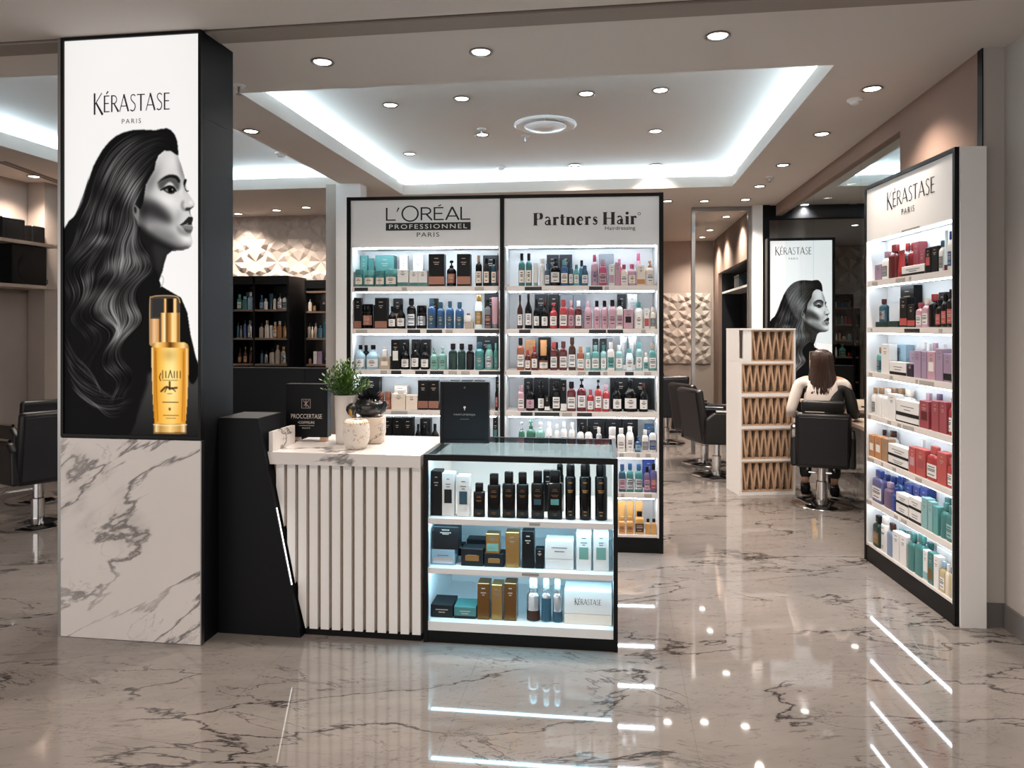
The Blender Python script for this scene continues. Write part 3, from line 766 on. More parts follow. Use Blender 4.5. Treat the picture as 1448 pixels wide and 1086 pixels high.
    col(rect(211, 454, 225, 492), grad(211, 225, [(0, (.62, .45, .28)), (.4, (.93, .76, .56)), (.85, (.80, .60, .38)), (1, (.4, .26, .12))]))
    col(line([(210.8, 490), (210.8, 430), (214, 423.5), (224, 421.6), (242, 421.6), (251, 424), (253.6, 431)], .9, .3) * .85, (.82, .64, .44))
    col(rect(231, 425.5, 249.5, 447), grad(231, 249.5, [(0, (.7, .5, .22)), (.12, (1, .85, .58)), (.2, (.3, .18, .08)), (.35, (.08, .06, .05)), (.68, (.10, .08, .06)), (.74, (.9, .68, .38)), (.86, (1, .90, .68)), (1, (.5, .33, .12))]))
    col(rect(226, 445.5, 253, 488), grad(226, 253, [(0, (.55, .36, .14)), (.1, (.95, .74, .44)), (.22, (1, .92, .74)), (.32, (.45, .28, .10)), (.4, (.62, .42, .18)), (.52, (.78, .56, .26)), (.62, (1, .88, .62)), (.8, (.98, .80, .52)), (.93, (.5, .32, .12)), (1, (.75, .55, .28))]))
    col(mask([(213, 496), (213.5, 490), (218, 487.2), (261, 487.2), (265.4, 490), (266, 496)], .4, False), grad(213, 266, [(0, (.6, .42, .18)), (.15, (.98, .82, .54)), (.35, (.86, .62, .28)), (.5, (.36, .22, .07)), (.65, (.80, .56, .24)), (.85, (1, .86, .58)), (1, (.6, .42, .18))]))
    bodyp = [(213, 495), (266, 495), (266.2, 520), (264, 570), (261.5, 602), (217.5, 602), (215, 570), (213, 520)]
    bm_ = mask(bodyp, .4, False)
    col(bm_, grad(212, 267, [(0, (.78, .60, .36)), (.05, (.95, .82, .60)), (.09, (.72, .46, .12)), (.2, (.93, .68, .26)), (.4, (1, .86, .50)), (.55, (1, .90, .60)), (.75, (.95, .72, .32)), (.88, (.80, .52, .16)), (.93, (.98, .82, .54)), (1, (.6, .42, .2))]))
    col(bm_ * .35 * np.clip((Y - 520) / 70, 0, 1), (.90, .58, .12)); col(bm_ * .5 * ell(243, 555, 9, 36), (1, .93, .68))
    col(bm_ * .35 * ell(238, 505, 10, 9), (.55, .36, .10))
    col(line([(219, 500), (220, 545), (222, 598)], .9, .4) * .5, (.55, .32, .06)); col(line([(258.5, 500), (258, 545), (256.5, 598)], .9, .4) * .5, (.60, .36, .08))
    col(rect(216, 602, 263, 616), grad(216, 263, [(0, (.45, .32, .16)), (.08, (.95, .84, .64)), (.2, (.72, .54, .28)), (.5, (.96, .82, .54)), (.8, (.75, .56, .28)), (.92, (.95, .86, .68)), (1, (.4, .28, .14))]))
    col(line([(216, 603), (240, 604.5), (263, 603)], .8, .3) * .7, (1, .92, .72)); col(rect(217, 613.5, 262, 616) * .6, (.35, .22, .08))
    ink = (.20, .12, .05)
    for a, b in (((229, 538), (229, 527)), ((233.5, 537), (233.5, 528)), ((237, 537), (240, 527)), ((240, 527), (242.6, 537)), ((245.5, 537), (245.5, 528)), ((249.5, 537), (249.5, 528)), ((254, 537), (254, 528))):
        col(line([a, b], .75, .3) * .8, ink)
    col(line([(226, 541), (224.5, 536), (226.5, 531)], .8, .3) * .8, ink)
    for y, x0, x1, k in ((540.5, 229, 250, .45), (571.5, 229, 251, .75), (590, 230, 251, .5), (594, 234, 247, .4), (559.5, 236, 242, .5)):
        col(line([(x0, y), (x1, y)], .7, .3) * k, ink)
    col(line([(227, 556), (234, 550), (240, 552), (249, 551)], 1.5, .4) * .85, ink); col(line([(239, 553), (239, 543)], 1.4, .3) * .85, ink); col(line([(235, 551), (232, 557)], .9, .3) * .7, ink); col(line([(242, 551), (247, 556)], .9, .3) * .7, ink)
    col(rect(237.5, 579, 240.5, 583, .4) * .7, ink)
    return np.clip(C, 0, 1)
_pm = None
def poster_mesh():
    """unit panel: x 0..1, z 0..1, facing -y"""
    global _pm
    if _pm: return _pm
    C = paint_poster(); h, w, _ = C.shape
    C = np.where(C <= .04045, C / 12.92, ((C + .055) / 1.055) ** 2.4)
    xs, zs = np.meshgrid(np.linspace(0, 1, w), np.linspace(1, 0, h))
    co = np.zeros((h * w, 3), np.float32); co[:, 0] = xs.ravel(); co[:, 2] = zs.ravel()
    idx = np.arange(h * w).reshape(h, w)
    q = np.stack([idx[:-1, :-1], idx[1:, :-1], idx[1:, 1:], idx[:-1, 1:]], 2).reshape(-1, 4)
    me = bpy.data.meshes.new('printed_portrait'); me.vertices.add(h * w); me.vertices.foreach_set('co', co.ravel())
    me.loops.add(q.size); me.loops.foreach_set('vertex_index', q.ravel().astype(np.int32))
    me.polygons.add(len(q)); me.polygons.foreach_set('loop_start', np.arange(0, q.size, 4, dtype=np.int32))
    me.update(calc_edges=True)
    at = me.attributes.new('print', 'FLOAT_COLOR', 'POINT'); c4 = np.ones((h * w, 4), np.float32); c4[:, :3] = C.reshape(-1, 3); at.data.foreach_set('color', c4.ravel())
    m = mat('backlit print', '#000000', rough=.6, spec=.03)
    a = N(m, 'ShaderNodeAttribute'); a.attribute_name = 'print'; b = m.node_tree.nodes['Principled BSDF']
    d = N(m, 'ShaderNodeVectorMath'); d.operation = 'SCALE'; d.inputs[3].default_value = .35; L(m, a.outputs['Color'], d.inputs[0]); L(m, d.outputs[0], b.inputs['Base Color'])
    L(m, a.outputs['Color'], b.inputs['Emission Color']); b.inputs['Emission Strength'].default_value = .60
    me.materials.append(m); _pm = me
    return me

def lightbox(parent, x0, x1, z0, z1, y, fr=.012):
    """frame, print and lettering of an illuminated panel facing -y"""
    f = MB()
    for a in ((x0, x0 + fr, z0, z1), (x1 - fr, x1, z0, z1), (x0 + fr, x1 - fr, z0, z0 + fr), (x0 + fr, x1 - fr, z1 - fr, z1)):
        f.box(a[0], a[1], y - .022, y, a[2], a[3])
    f.obj('lightbox_frame', BLACKM, parent)
    o = link('printed_portrait', poster_mesh(), parent); o.location = (x0 + fr, y - .012, z0 + fr); w, h = x1 - x0 - 2 * fr, z1 - z0 - 2 * fr
    o.scale = (w, 1, h)
    return w, h
def kerastase(parent, x, z, width, y, paris=True, rz=0, m=None):
    m = m or INK
    h = width * .235
    logo_obj('lettering', 'KÉRASTASE', SANS, parent, face_M(x, y, z, rz), width, h, m, .05)
    if paris: text_obj('lettering', 'PARIS', parent, face_M(x, y, z - h * 1.0, rz), width=width * .25, height=h * .24, m=m, space=1.3)

# advertising pillar by the entrance
pil = empty('advertising_pillar', (-2.656, 3.19, 0), 0, 'tall black pillar with a lit portrait panel and marble foot', 'pillar')
PWD = .73
MB().box(.004, PWD, .021, .29, .0, H - .001).obj('pillar_body', BLACKS, pil)
MB().box(.0, PWD - .002, 0, .02, .002, .962).obj('marble_cladding', MARB, pil)
MB().box(PWD, PWD + .0015, .02, .29, 2.49, 2.496).obj('panel_seam', BLACKM, pil)
MB().box(-.02, -.001, .004, .05, .0, H - .001).obj('edge_trim', STEEL, pil)
MB().box(PWD - .0015, PWD + .004, -.004, .02, .002, .962).obj('corner_trim', STEEL, pil)
w, h = lightbox(pil, .0, PWD, .968, H - .002, .02, .014)
def pos(px, py): # photo pixel on the pillar front
    q = at_Y(px, py, 3.19); return q.x + 2.656, q.z
x, z = pos(185, 143)
kerastase(pil, x, z, .40, .004)
# the same portrait panel again, standing far right behind the glass
pz = 8.2
a, b = at_Y(1085, 337, 8.36), at_Y(1181, 337, 8.36)
pw = b.x - a.x; phh = 1.93
ptop = a.z
pnl = empty('portrait_lightbox', (a.x, 8.36, 0), 0, 'free-standing lit portrait panel behind the seated woman', 'light box')
lightbox(pnl, 0, pw, ptop - phh, ptop, .02, .03)
MB().box(0, pw, .021, .12, .0, ptop).obj('panel_body', BLACKS, pnl)
MB().box(0, pw, .0, .02, .0, ptop - phh - .002).obj('foot_panel', BLACKM, pnl)
x = at_Y(1122, 355, 8.36).x - a.x
kerastase(pnl, x, at_Y(1122, 354, 8.36).z, .385, .004)
# ---------------------------------------------------------------- tall lit product wall
UA = Vector((-1.819, 4.79)); UB = Vector((.321, 4.904))
U = Frame(UA, math.atan2(UB.y - UA.y, UB.x - UA.x)); UW = (UB - UA).length
UD = .30; UHT = 2.388
SH_U = [1.775, 1.487, 1.207, .932, .665, .398, .118]      # tops of the shelves
TAGM = mat('dark price label', '#15151a', rough=.4); TAGW = mat('pale price label', '#9c9690', rough=.5)
def display_unit(fr, Wd, D, top, shelves, bays, name, label, cat, plinth=.10, head=2.042, side_w=.028, led=LED, tags=None, white_side=False):
    e = empty(name, fr.O, fr.ang, label, cat)
    t = side_w
    ps = [0] + [Wd * k / bays for k in range(1, bays)] + [Wd]
    for i, x in enumerate(ps):
        x0, x1 = (0, t) if i == 0 else ((Wd - t, Wd) if i == len(ps) - 1 else (x - t / 2, x + t / 2))
        MB().box(x0, x1, 0, .035 if 0 < i < len(ps) - 1 else D, 0, top).obj('frame_post', BLACKM, e)
    MB().box(t, Wd - t, 0, D, top - .022, top - .0005).obj('top_rail', BLACKM, e)
    MB().box(t, Wd - t, .004, D, 0, plinth - .002).obj('plinth', BLACKM, e)
    MB().box(t, Wd - t, D - .014, D - .001, plinth, top - .023).obj('back_panel', WHITE2, e)
    for b in range(bays):
        x0 = t if b == 0 else ps[b] + t / 2; x1 = Wd - t if b == bays - 1 else ps[b + 1] - t / 2
        MB().box(x0, x0 + .012, .036 if b else .004, D - .015, plinth, head - .001).obj('side_lining', WHITE2, e)
        MB().box(x1 - .012, x1, .036 if b < bays - 1 else .004, D - .015, plinth, head - .001).obj('side_lining', WHITE2, e)
        MB().box(x0, x1, .008, .028, head, top - .023).obj('header_panel', WHITEP, e)
        MB().box(x0, x1, .029, D - .015, head + .004, head + .02).obj('header_soffit', WHITE2, e)
        MB().box(x0 + .02, x1 - .02, .032, .046, head - .008, head + .003).obj('light_strip', led, e)
        for k, z in enumerate(shelves):
            th = .036 if k < len(shelves) - 1 else .016
            so = MB().box(x0 + .0125, x1 - .0125, .006, D - .015, z - th, z).obj('shelf', SHELFM, e)
            if k < len(shelves) - 1:
                MB().box(x0 + .03, x1 - .03, .018, .030, z - th - .007, z - th - .0005).obj('light_strip', led, e)
            for (a, c, m) in (tags or {}).get((b, k), ()):
                MB().box(a, c, .0035, .0058, z - th + .006, z - .007).obj('price_label', m, so)
    return e
def tags_from(fr, rows, m=TAGM):
    out = {}
    for (b, k, spans) in rows:
        for s in spans:
            mm = TAGW if s[0] == 'w' else m
            s = s.lstrip('w'); x0, x1 = map(float, s.split('-'))
            y = 462 + (1.5 - (SH_U[k] - .02)) * 210
            out.setdefault((b, k), []).append((fr.hit(x0, y, 0)[0], fr.hit(x1, y, 0)[0], mm))
    return out
UT = tags_from(U, [
 (0, 0, ['501-520', 'w568-575', 'w671-684', 'w706-716']), (1, 0, ['742-766', '833-852', 'w855-861']),
 (0, 1, ['w503-519', '576-594', '603-625', 'w630-640', '671-706', 'w708-713']), (1, 1, ['734-750', '833-857', '859-881', 'w907-913']),
 (0, 2, ['w538-547', '553-567', '587-604', '608-627', 'w634-646', 'w652-664', '677-708', 'w711-716']), (1, 2, ['735-751', 'w817-828', '832-849', 'w853-859', '884-896', 'w911-921']),
 (0, 3, ['w553-576', 'w699-708']), (1, 3, ['736-753', '756-791', 'w795-809', '816-837']), (1, 4, ['w876-882', 'w900-905', 'w913-920']), (1, 5, ['w878-883', 'w911-922'])])
wall_u = display_unit(U, UW, UD, UHT, SH_U, 2, 'product_display_wall', 'tall black-framed illuminated product wall with two white headed bays', 'display shelving', tags=UT)
# headers
def on(fr, px, py, v=0): return fr.hit(px, py, v)
u, z = on(U, 605, 301); k = on(U, 665, 301)[0] - on(U, 545, 301)[0]
logo_obj('lettering', "L'ORÉAL", WIDE, wall_u, face_M(u, .0065, z), k, .098, INK, .07)
z2 = on(U, 605, 320)[1]
MB().box(u - k / 2, u + k / 2, .0045, .0068, z2 - .026, z2 + .026).obj('lettering_band', INK, wall_u)
text_obj('lettering', 'PROFESSIONNEL', wall_u, face_M(u, .0036, z2), width=k * .92, height=.030, m=WHITEP, space=1.25)
text_obj('lettering', 'PARIS', wall_u, face_M(u, .0065, on(U, 605, 331.5)[1]), width=k * .265, height=.030, m=INK, space=1.2)
u, z = on(U, 827, 309); k = on(U, 901, 309)[0] - on(U, 754, 309)[0]
logo_obj('lettering', 'Partners Hair', DIDO, wall_u, face_M(u, .0065, z), k, .083, INK, .02)
u2, z2 = on(U, 877, 323)
text_obj('lettering', 'Hairdressing', wall_u, face_M(u2, .0065, z2), width=.20, height=.032, m=INK)
u3, z3 = on(U, 904, 302)
MB().lathe([(.007, -.0005), (.010, -.0005), (.010, .0005), (.007, .0005), (.007, -.0005)], 16, M=face_M(u3, .0065, z3), caps=False).obj('lettering', INK, wall_u)

# ---------------------------------------------------------------- right display unit
a = at_h(1222, 790, 0); b = at_h(1350, 886, 0)
RU = Frame((a.x, a.y), math.atan2(b.y - a.y, b.x - a.x)); RW = (b - a).length
RD = .145
SH_R = [1.79, 1.497, 1.215, .945, .675, .40, .118]
display_r = display_unit(RU, RW, RD, 2.40, SH_R, 1, 'product_display_unit', 'narrow lit display unit with seven product shelves against the right wall', 'display shelving', side_w=.022, head=2.045, led=LEDR)
MB().box(RW + .0005, RW + .016, .022, RD, 0, 2.398).obj('side_panel', WHITEP, display_r)
u, z = RU.hit(1284, 276, 0)
k = RU.hit(1317, 270, 0)[0] - RU.hit(1250, 287, 0)[0]
logo_obj('lettering', 'KÉRASTASE', SANS, display_r, face_M(u, .0065, z + .016), k, .100, INK, .05)
u2, z2 = RU.hit(1282, 297, 0)
text_obj('lettering', 'PARIS', display_r, face_M(u2, .0065, z2), width=k * .27, height=.034, m=INK, space=1.25)
MB().box(k * .9, k * 1.25, .0045, .0078, 2.047, 2.056).obj('price_label', TAGW, display_r)
for kk, spans in ((0, ((.10, .17), (.40, .50), (.55, .57))), (1, ((.08, .10), (.50, .66), (.85, .88))), (2, ((.06, .10), (.33, .36), (.62, .64), (.66, .80))), (3, ((.05, .08), (.30, .34), (.42, .46), (.48, .60))), (4, ((.04, .12), (.22, .24), (.36, .40), (.62, .68))), (5, ((.02, .09), (.38, .42), (.46, .52)))):
    for j, (x0, x1) in enumerate(spans):
        MB().box(RW * x0, RW * x1, .0035, .0058, SH_R[kk] - .028, SH_R[kk] - .008).obj('price_label', TAGM if (kk == 1 and j == 1) else TAGW, display_r)

# ---------------------------------------------------------------- glass topped showcase
C = Frame((-.899, 3.372), R(1.0)); CW, CD, CH = .915, .60, .892
case = empty('glass_showcase', C.O, C.ang, 'black-framed lit showcase with glass top at the counter end', 'display case')
for x0, x1 in ((0, .020), (CW - .020, CW)):
    for y0, y1 in ((0, .02), (CD - .02, CD)):
        MB().box(x0, x1, y0, y1, 0, CH).obj('frame_post', BLACKM, case)
MB().box(.02, CW - .02, 0, .02, CH - .028, CH).obj('top_rail', BLACKM, case)
MB().box(.02, CW - .02, CD - .02, CD, CH - .028, CH).obj('top_rail', DARK, case)
MB().box(0, .02, .02, CD - .02, CH - .028, CH).obj('top_rail', BLACKM, case)
MB().box(CW - .02, CW, .02, CD - .02, CH - .028, CH).obj('top_rail', DARK, case)
MB().box(.02, CW - .02, .02, CD - .02, CH - .010, CH - .001).obj('glass_top', GLASST, case)
MB().box(.02, CW - .02, .005, CD - .02, 0, .056).obj('plinth', BLACKM, case)
MB().box(.02, CW - .02, .565, .575, .06, CH - .029).obj('back_panel', WHITE2, case)
MB().box(.008, .02, .02, CD - .02, .0, CH - .029).obj('side_panel', WHITE2, case)
MB().box(CW - .02, CW - .008, .02, CD - .02, .0, CH - .029).obj('side_panel', WHITE2, case)
SH_C = [.588, .352, .098]
for z in SH_C:
    lo = z > .1
    MB().prism([(.006, z), (.564, z), (.564, z - (.010 if lo else .042)), (.012, z - (.010 if lo else .042)), (.012, z - (.026 if lo else .042)), (.006, z - (.026 if lo else .042))], .0205, CW - .0205, 'x').obj('shelf', WHITE2, case)
for z in (CH - .019, SH_C[0] - .016, SH_C[1] - .016):
    MB().box(.03, CW - .03, .021, .046, z - .004, z + .0045).obj('light_strip', LEDC, case)
for x0, x1, z in ((.505, .555, .57), (.47, .55, .334)):
    MB().box(x0, x1, .003, .0055, z, z + .012).obj('price_label', STEEL, case)

# ---------------------------------------------------------------- marble counter with slats
SLX0, SLX1, SLH = -1.497, -1.717, 1.052     # right edge of the slanted end panel: foot, head, height
edge = lambda z: SLX0 + (SLX1 - SLX0) * z / SLH
ctr = empty('reception_counter', (-1.28, 3.36, 0), 0, 'reception counter with marble top and vertical white slats', 'counter')
ox, oy = -1.28, 3.36
XR = -.912
MB().prism([(edge(.83) + .003 - ox, .829), (XR - ox, .829), (XR - ox, .888), (edge(.888) + .003 - ox, .888)], 0, .60, 'y').obj('marble_top', MARB2, ctr)
MB().box(edge(.889) + .006 - ox, edge(.889) + .026 - ox, .01, .26, .889, .985).obj('marble_upstand', MARB2, ctr)
MB().prism([(edge(0.03) + .004 - ox, .03), (XR - ox, .03), (XR - ox, .828), (edge(.828) + .004 - ox, .828)], .040, .055, 'y').obj('backing_board', BEIGE, ctr)
MB().prism([(edge(0) + .004 - ox, 0), (XR - ox, 0), (XR - ox, .029), (edge(.029) + .004 - ox, .029)], .02, .56, 'y').obj('kick_plate', BLACKM, ctr)
MB().box(edge(.8) + .1 - ox, XR - ox, .545, .56, .03, .828).obj('rear_board', WHITE2, ctr)
x = XR - .002; pitch = .0572; sw = .041
while x - sw > -1.68:
    x0, x1 = x - sw, x
    def zb(xx):
        xx -= .005
        return .031 if xx >= edge(.031) else (SLX0 - xx) / (SLX0 - SLX1) * SLH + .004
    pl = [(x0 - ox, zb(x0)), (x1 - ox, zb(x1)), (x1 - ox, .827), (x0 - ox, .827)]
    if zb(x0) < .80:
        if zb(x0) > .031 > zb(x1) - .001 and x1 > SLX0:
            pl = [(x0 - ox, zb(x0)), (SLX0 + .006 - ox, .031), (x1 - ox, .031), (x1 - ox, .827), (x0 - ox, .827)]
        MB().prism(pl, .014, .039, 'y').obj('slat', WHITEP, ctr)
    x -= pitch
# slanted black end panel
end = empty('slanted_end_panel', (-1.72, 3.34, 0), 0, 'black slanted end block between the pillar and the marble counter', 'counter end')
MB().prism([(-1.922 + 1.72, 0), (SLX0 + 1.72, 0), (SLX1 + 1.72, SLH), (-1.922 + 1.72, SLH)], -.004, .25, 'y').obj('block', BLACKS, end)
MB().prism([(-1.92 + 1.72, SLH + .0005), (SLX1 + 1.72 - .002, SLH + .0005), (SLX1 + 1.72 - .002, SLH + .0025), (-1.92 + 1.72, SLH + .0025)], -.002, .248, 'y').obj('top_plate', DARK, end)
MB().prism([(edge(.25) + .0008 + 1.72, .25), (edge(.25) + .0030 + 1.72, .25), (edge(.62) + .0030 + 1.72, .62), (edge(.62) + .0008 + 1.72, .62)], .004, .010, 'y').obj('light_strip', LEDD, end)

# ---------------------------------------------------------------- black partition and open shelving, back left
a = at_Y(333, 521, 6.6); b = at_Y(431, 521, 6.6); c = at_Y(461, 521, 6.6)
part = empty('reception_partition', (a.x, 6.6, 0), 0, 'low black panelled partition in front of the black open shelves', 'partition')
MB().box(-1.2, b.x - a.x - .003, 0, .05, 0, a.z).obj('panel', BLACKS, part)
MB().box(b.x - a.x + .003, c.x - a.x, 0, .05, 0, a.z).obj('panel', BLACKS, part)
MB().box(-1.2, c.x - a.x, -.01, .06, a.z + .0005, a.z + .012).obj('cap_rail', DARK, part)

def open_shelf(name, x0, x1, Y, D, top, shelves, label, posts=(), mw=.022, backm=DARK, hd=.10):
    e = empty(name, (x0, Y, 0), 0, label, 'shelving')
    w = x1 - x0
    MB().box(0, w, D - .012, D, 0, top).obj('back_panel', backm, e)
    for p in (0, *posts, w - mw): MB().box(p, p + mw, 0, D - .013, 0, top).obj('upright', BLACKM, e)
    MB().box(mw, w - mw, 0, D - .013, top - hd, top).obj('top_panel', BLACKM, e)
    for z in shelves: MB().box(mw, w - mw, .004, D - .013, z - .022, z).obj('shelf', mat('shelf board brown edge', '#6b5849', rough=.5), e)
    return e
LY = 8.18
xa, xm, xb = at_Y(322, 460, LY).x, at_Y(359, 460, LY).x, at_Y(408.5, 460, LY).x
zt = at_Y(380, 390, LY).z
SH_L = [at_Y(380, y, LY).z for y in (437.5, 478, 514.5)]
open_shelf('black_open_shelving', xa, xb, LY, .50, zt, SH_L + [SH_L[-1] - .32, .12], 'tall black open shelving with bottles under the carved tile wall', (xm - xa - .011,))
LY2 = 8.42
xc, xd = at_Y(430.5, 460, LY2).x, at_Y(478, 460, LY2).x
zt2 = at_Y(450, 396, LY2).z
SH_L2 = [at_Y(450, y, LY2).z for y in (440, 478, 515)]
open_shelf('black_open_shelving', xc, xd, LY2, .29, zt2, [at_Y(450, 411.5, LY2).z] + SH_L2, 'narrower black shelving set back beside the white pier', (), backm=mat('grey mirror back', '#6d6660', rough=.15, metal=.6))
# far right shelving
RY = 12.55
xr0, xr1, xr2 = at_Y(1178, 460, RY).x, at_Y(1207, 460, RY).x, at_Y(1216, 460, RY).x
SH_F = [at_Y(1195, y, RY).z for y in (434.5, 458.5, 481, 504.5)]
open_shelf('far_open_shelving', xr0 - .3, xr1, RY, .35, at_Y(1195, 416, RY).z, SH_F + [.6, .15], 'distant black bottle shelving right of the portrait panel', hd=.03)
open_shelf('far_open_shelving', xr1 + .012, xr2, RY, .33, at_Y(1210, 436, RY).z, [SH_F[1], SH_F[2], SH_F[3], .6], 'lower narrow black shelving at the far right edge')

# ---------------------------------------------------------------- white cabinet with oak zigzag lattice
K0 = at_h(1046, 701, 0); K1 = at_h(1125, 699, 0)
K = Frame((K0.x, K0.y), math.atan2(K1.y - K0.y, K1.x - K0.x)); KW = (K1 - K0).length
cab = empty('lattice_cabinet', K.O, K.ang, 'white cabinet with oak zigzag lattice rows beside the seated woman', 'cabinet')
kd = .30
rows_y = [(514.5, 556), (561, 602), (606.5, 649), (652.5, 695)]
rz = [(K.hit(1085, b, 0)[1], K.hit(1085, a, 0)[1]) for a, b in rows_y]
ktop = K.hit(1085, 465, 0)[1]; kmid = K.hit(1085, 511.5, 0)[1]
tw = .018
xs0 = 0.0; xsl = K.hit(1062.5, 490, 0)[0]
MB().box(0, tw, 0, kd, 0, kmid).obj('side_panel', WHITEP, cab)
MB().box(KW - tw, KW, 0, kd, 0, ktop - .012).obj('side_panel', WHITEP, cab)
MB().box(tw, KW - tw, kd - .015, kd, 0, ktop - .012).obj('back_panel', WHITE2, cab)
MB().box(xs0, KW, -.004, kd + .004, ktop - .0115, ktop + .004).obj('top_panel', WHITEP, cab)
MB().box(xs0, xsl, .0, .02, kmid + .001, kmid + .03).box(xs0, .004, .02, kd, kmid + .001, ktop - .012).box(K.hit(1051, 490, 0)[0], xsl, 0, .02, kmid + .03, ktop - .012).box(xsl - .012, xsl, .02, kd - .016, kmid + .03, ktop - .012).obj('end_compartment', WHITEP, cab)
MB().box(.005, K.hit(1051, 490, 0)[0], .06, .08, kmid + .03, ktop - .012).obj('slot_back', WOODL, cab)
INB = mat('lattice back board', '#b9a696', rough=.7)  # plain tan board behind the slats
def lattice(x0, x1, z0, z1, nv):
    f = MB(); t = .012
    f.box(x0, x1, .004, .05, z0, z0 + t).box(x0, x1, .004, .05, z1 - t, z1).box(x0, x0 + t, .004, .05, z0 + t, z1 - t).box(x1 - t, x1, .004, .05, z0 + t, z1 - t)
    fo = f.obj('lattice_frame', WOODL, cab)
    mb = MB(); w = (x1 - x0 - 2 * t) / nv
    for i in range(nv):
        xa = x0 + t + i * w
        for (p, q) in ((xa + .02 * w, xa + .5 * w), (xa + .98 * w, xa + .5 * w)):
            h = .0085
            mb.prism([(p - h, z1 - t), (p + h, z1 - t), (q + h, z0 + t), (q - h, z0 + t)], .006, .075, 'y')
    mb.obj('zigzag_slats', WOODL, fo)
    MB().box(x0 + t, x1 - t, .11, .115, z0 + t, z1 - t).obj('lattice_back', INB, fo)
for z0, z1 in rz: lattice(tw + .001, KW - tw - .001, z0, z1, 7)
lattice(xsl + .001, KW - tw - .001, kmid + .004, ktop - .013, 5)
for (z0, z1), (y0, y1) in zip(rz[:-1], rz[1:]):
    MB().box(tw, KW - tw, .002, kd - .016, y1 + .001, z0 - .001).obj('divider', WHITEP, cab)
MB().box(tw, KW - tw, .002, kd - .016, rz[0][1] + .001, kmid + .003).obj('divider', WHITEP, cab)
MB().box(tw, KW - tw, .006, kd - .016, 0, rz[-1][0] - .001).obj('plinth', WHITEP, cab)
# little plant on the cabinet
def tuft(parent, n, h, spread, lw, m, seed, base=(0, 0, 0), name='leaves', up=.6, droop=.2):
    rr = random.Random(seed); mb = MB()
    for i in range(n):
        a = rr.uniform(0, 6.283); tilt = rr.uniform(0, 1) ** .8 * spread; ln = h * rr.uniform(.55, 1.0)
        d = Vector((math.cos(a) * math.sin(tilt), math.sin(a) * math.sin(tilt), math.cos(tilt)))
        o = Vector(base) + Vector((d.x, d.y, 0)) * rr.uniform(0, .02); s = d.cross(Vector((0, 0, 1))); s = s.normalized() if s.length > .05 else Vector((1, 0, 0))
        pts = [o, o + d * ln * .55, o + d * ln - Vector((0, 0, droop * ln * math.sin(tilt)))]
        mb.add([pts[0] - s * lw * .3, pts[0] + s * lw * .3, pts[1] + s * lw, pts[1] - s * lw, pts[2]], [(0, 1, 2, 3), (3, 2, 4)])
    return mb.obj(name, m, parent)

# ---------------------------------------------------------------- work desks
def desk(name, x0, x1, y0, y1, z, label, legs=((0, 0), (1, 0), (0, 1), (1, 1)), under=None):
    e = empty(name, (x0, y0, 0), 0, label, 'desk')
    MB().bev(0, x1 - x0, 0, y1 - y0, z - .035, z, .004).obj('desk_top', WOODD, e)
    for a, b in legs:
        xx = .02 if a == 0 else x1 - x0 - .06; yy = .02 if b == 0 else y1 - y0 - .06
        MB().box(xx, xx + .04, yy, yy + .04, 0, z - .036).obj('leg', BLACKM, e)
    if under: MB().box(under[0], under[1], .10, .12, .2, z - .036).obj('modesty_panel', BLACKM, e)
    return e
# ---------------------------------------------------------------- products
PAL = dict(teal=('#2f8d8b', 'teal'), aqua=('#4fb3b0', 'aqua'), sea=('#6fb5a6', 'sea green'), lteal=('#8ccaca', 'pale teal'), dgreen=('#0f3d38', 'dark green'), green=('#1f7a5c', 'green'),
 white=('#d2d0ce', 'white'), cream=('#d8cbbd', 'cream'), beige=('#c9b4a0', 'beige'), silver=('#b9bcc0', 'silver'), grey=('#7c838c', 'grey'), clear=('#cfe3ea', 'clear'),
 black=('#0c0c0e', 'black'), dark=('#1d2228', 'charcoal'), brown=('#4a2414', 'brown'), dred=('#6b0f16', 'dark red'), red=('#c4141f', 'red'), coral=('#d8433c', 'coral red'), rose=('#b93c4b', 'rose red'),
 pink=('#dba3b6', 'pink'), hpink=('#d2386f', 'hot pink'), lilac=('#b493b4', 'lilac'), purple=('#5b5c9c', 'purple'), dpurple=('#33233f', 'dark purple'), mauve=('#7d5f8a', 'mauve'),
 blue=('#1c5f9b', 'blue'), royal=('#1a3f9c', 'royal blue'), lblue=('#9cc9e2', 'light blue'), petrol=('#1d5a72', 'petrol blue'), steel=('#7d9cc4', 'steel blue'),
 amber=('#b1521b', 'amber'), orange=('#d98a2e', 'orange'), yellow=('#eba41e', 'yellow'), gold=('#957546', 'gold'), dgold=('#6d4c2a', 'bronze'), copper=('#c0785c', 'copper'), tan=('#b98a5c', 'tan'), straw=('#d9c07a', 'straw yellow'))
FIN = {'gold': (.28, .85), 'dgold': (.28, .85), 'silver': (.25, .8), 'copper': (.35, .5)}
GLOSSY = {'amber', 'dred', 'brown', 'red', 'blue', 'petrol', 'teal', 'aqua', 'black', 'dgreen', 'royal'}
def cm(c, kind='p'):
    h, n = PAL[c]; r, me = FIN.get(c, (.42 if kind == 'b' else (.18 if c in GLOSSY else .3), 0))
    q = lin(h); g = .3 * q[0] + .55 * q[1] + .15 * q[2]
    if c not in ('white', 'cream', 'silver', 'gold', 'dgold', 'clear'): h = tuple((x * .76 + g * .24) * .64 for x in q)
    return mat('%s %s' % (n, 'carton' if kind == 'b' else 'plastic'), h, rough=r, metal=me, spec=.22 if c in ('black', 'dark', 'dgreen', 'dpurple', 'brown') else .4, coat=.0 if (kind == 'b' or c in ('black', 'dark')) else .15)
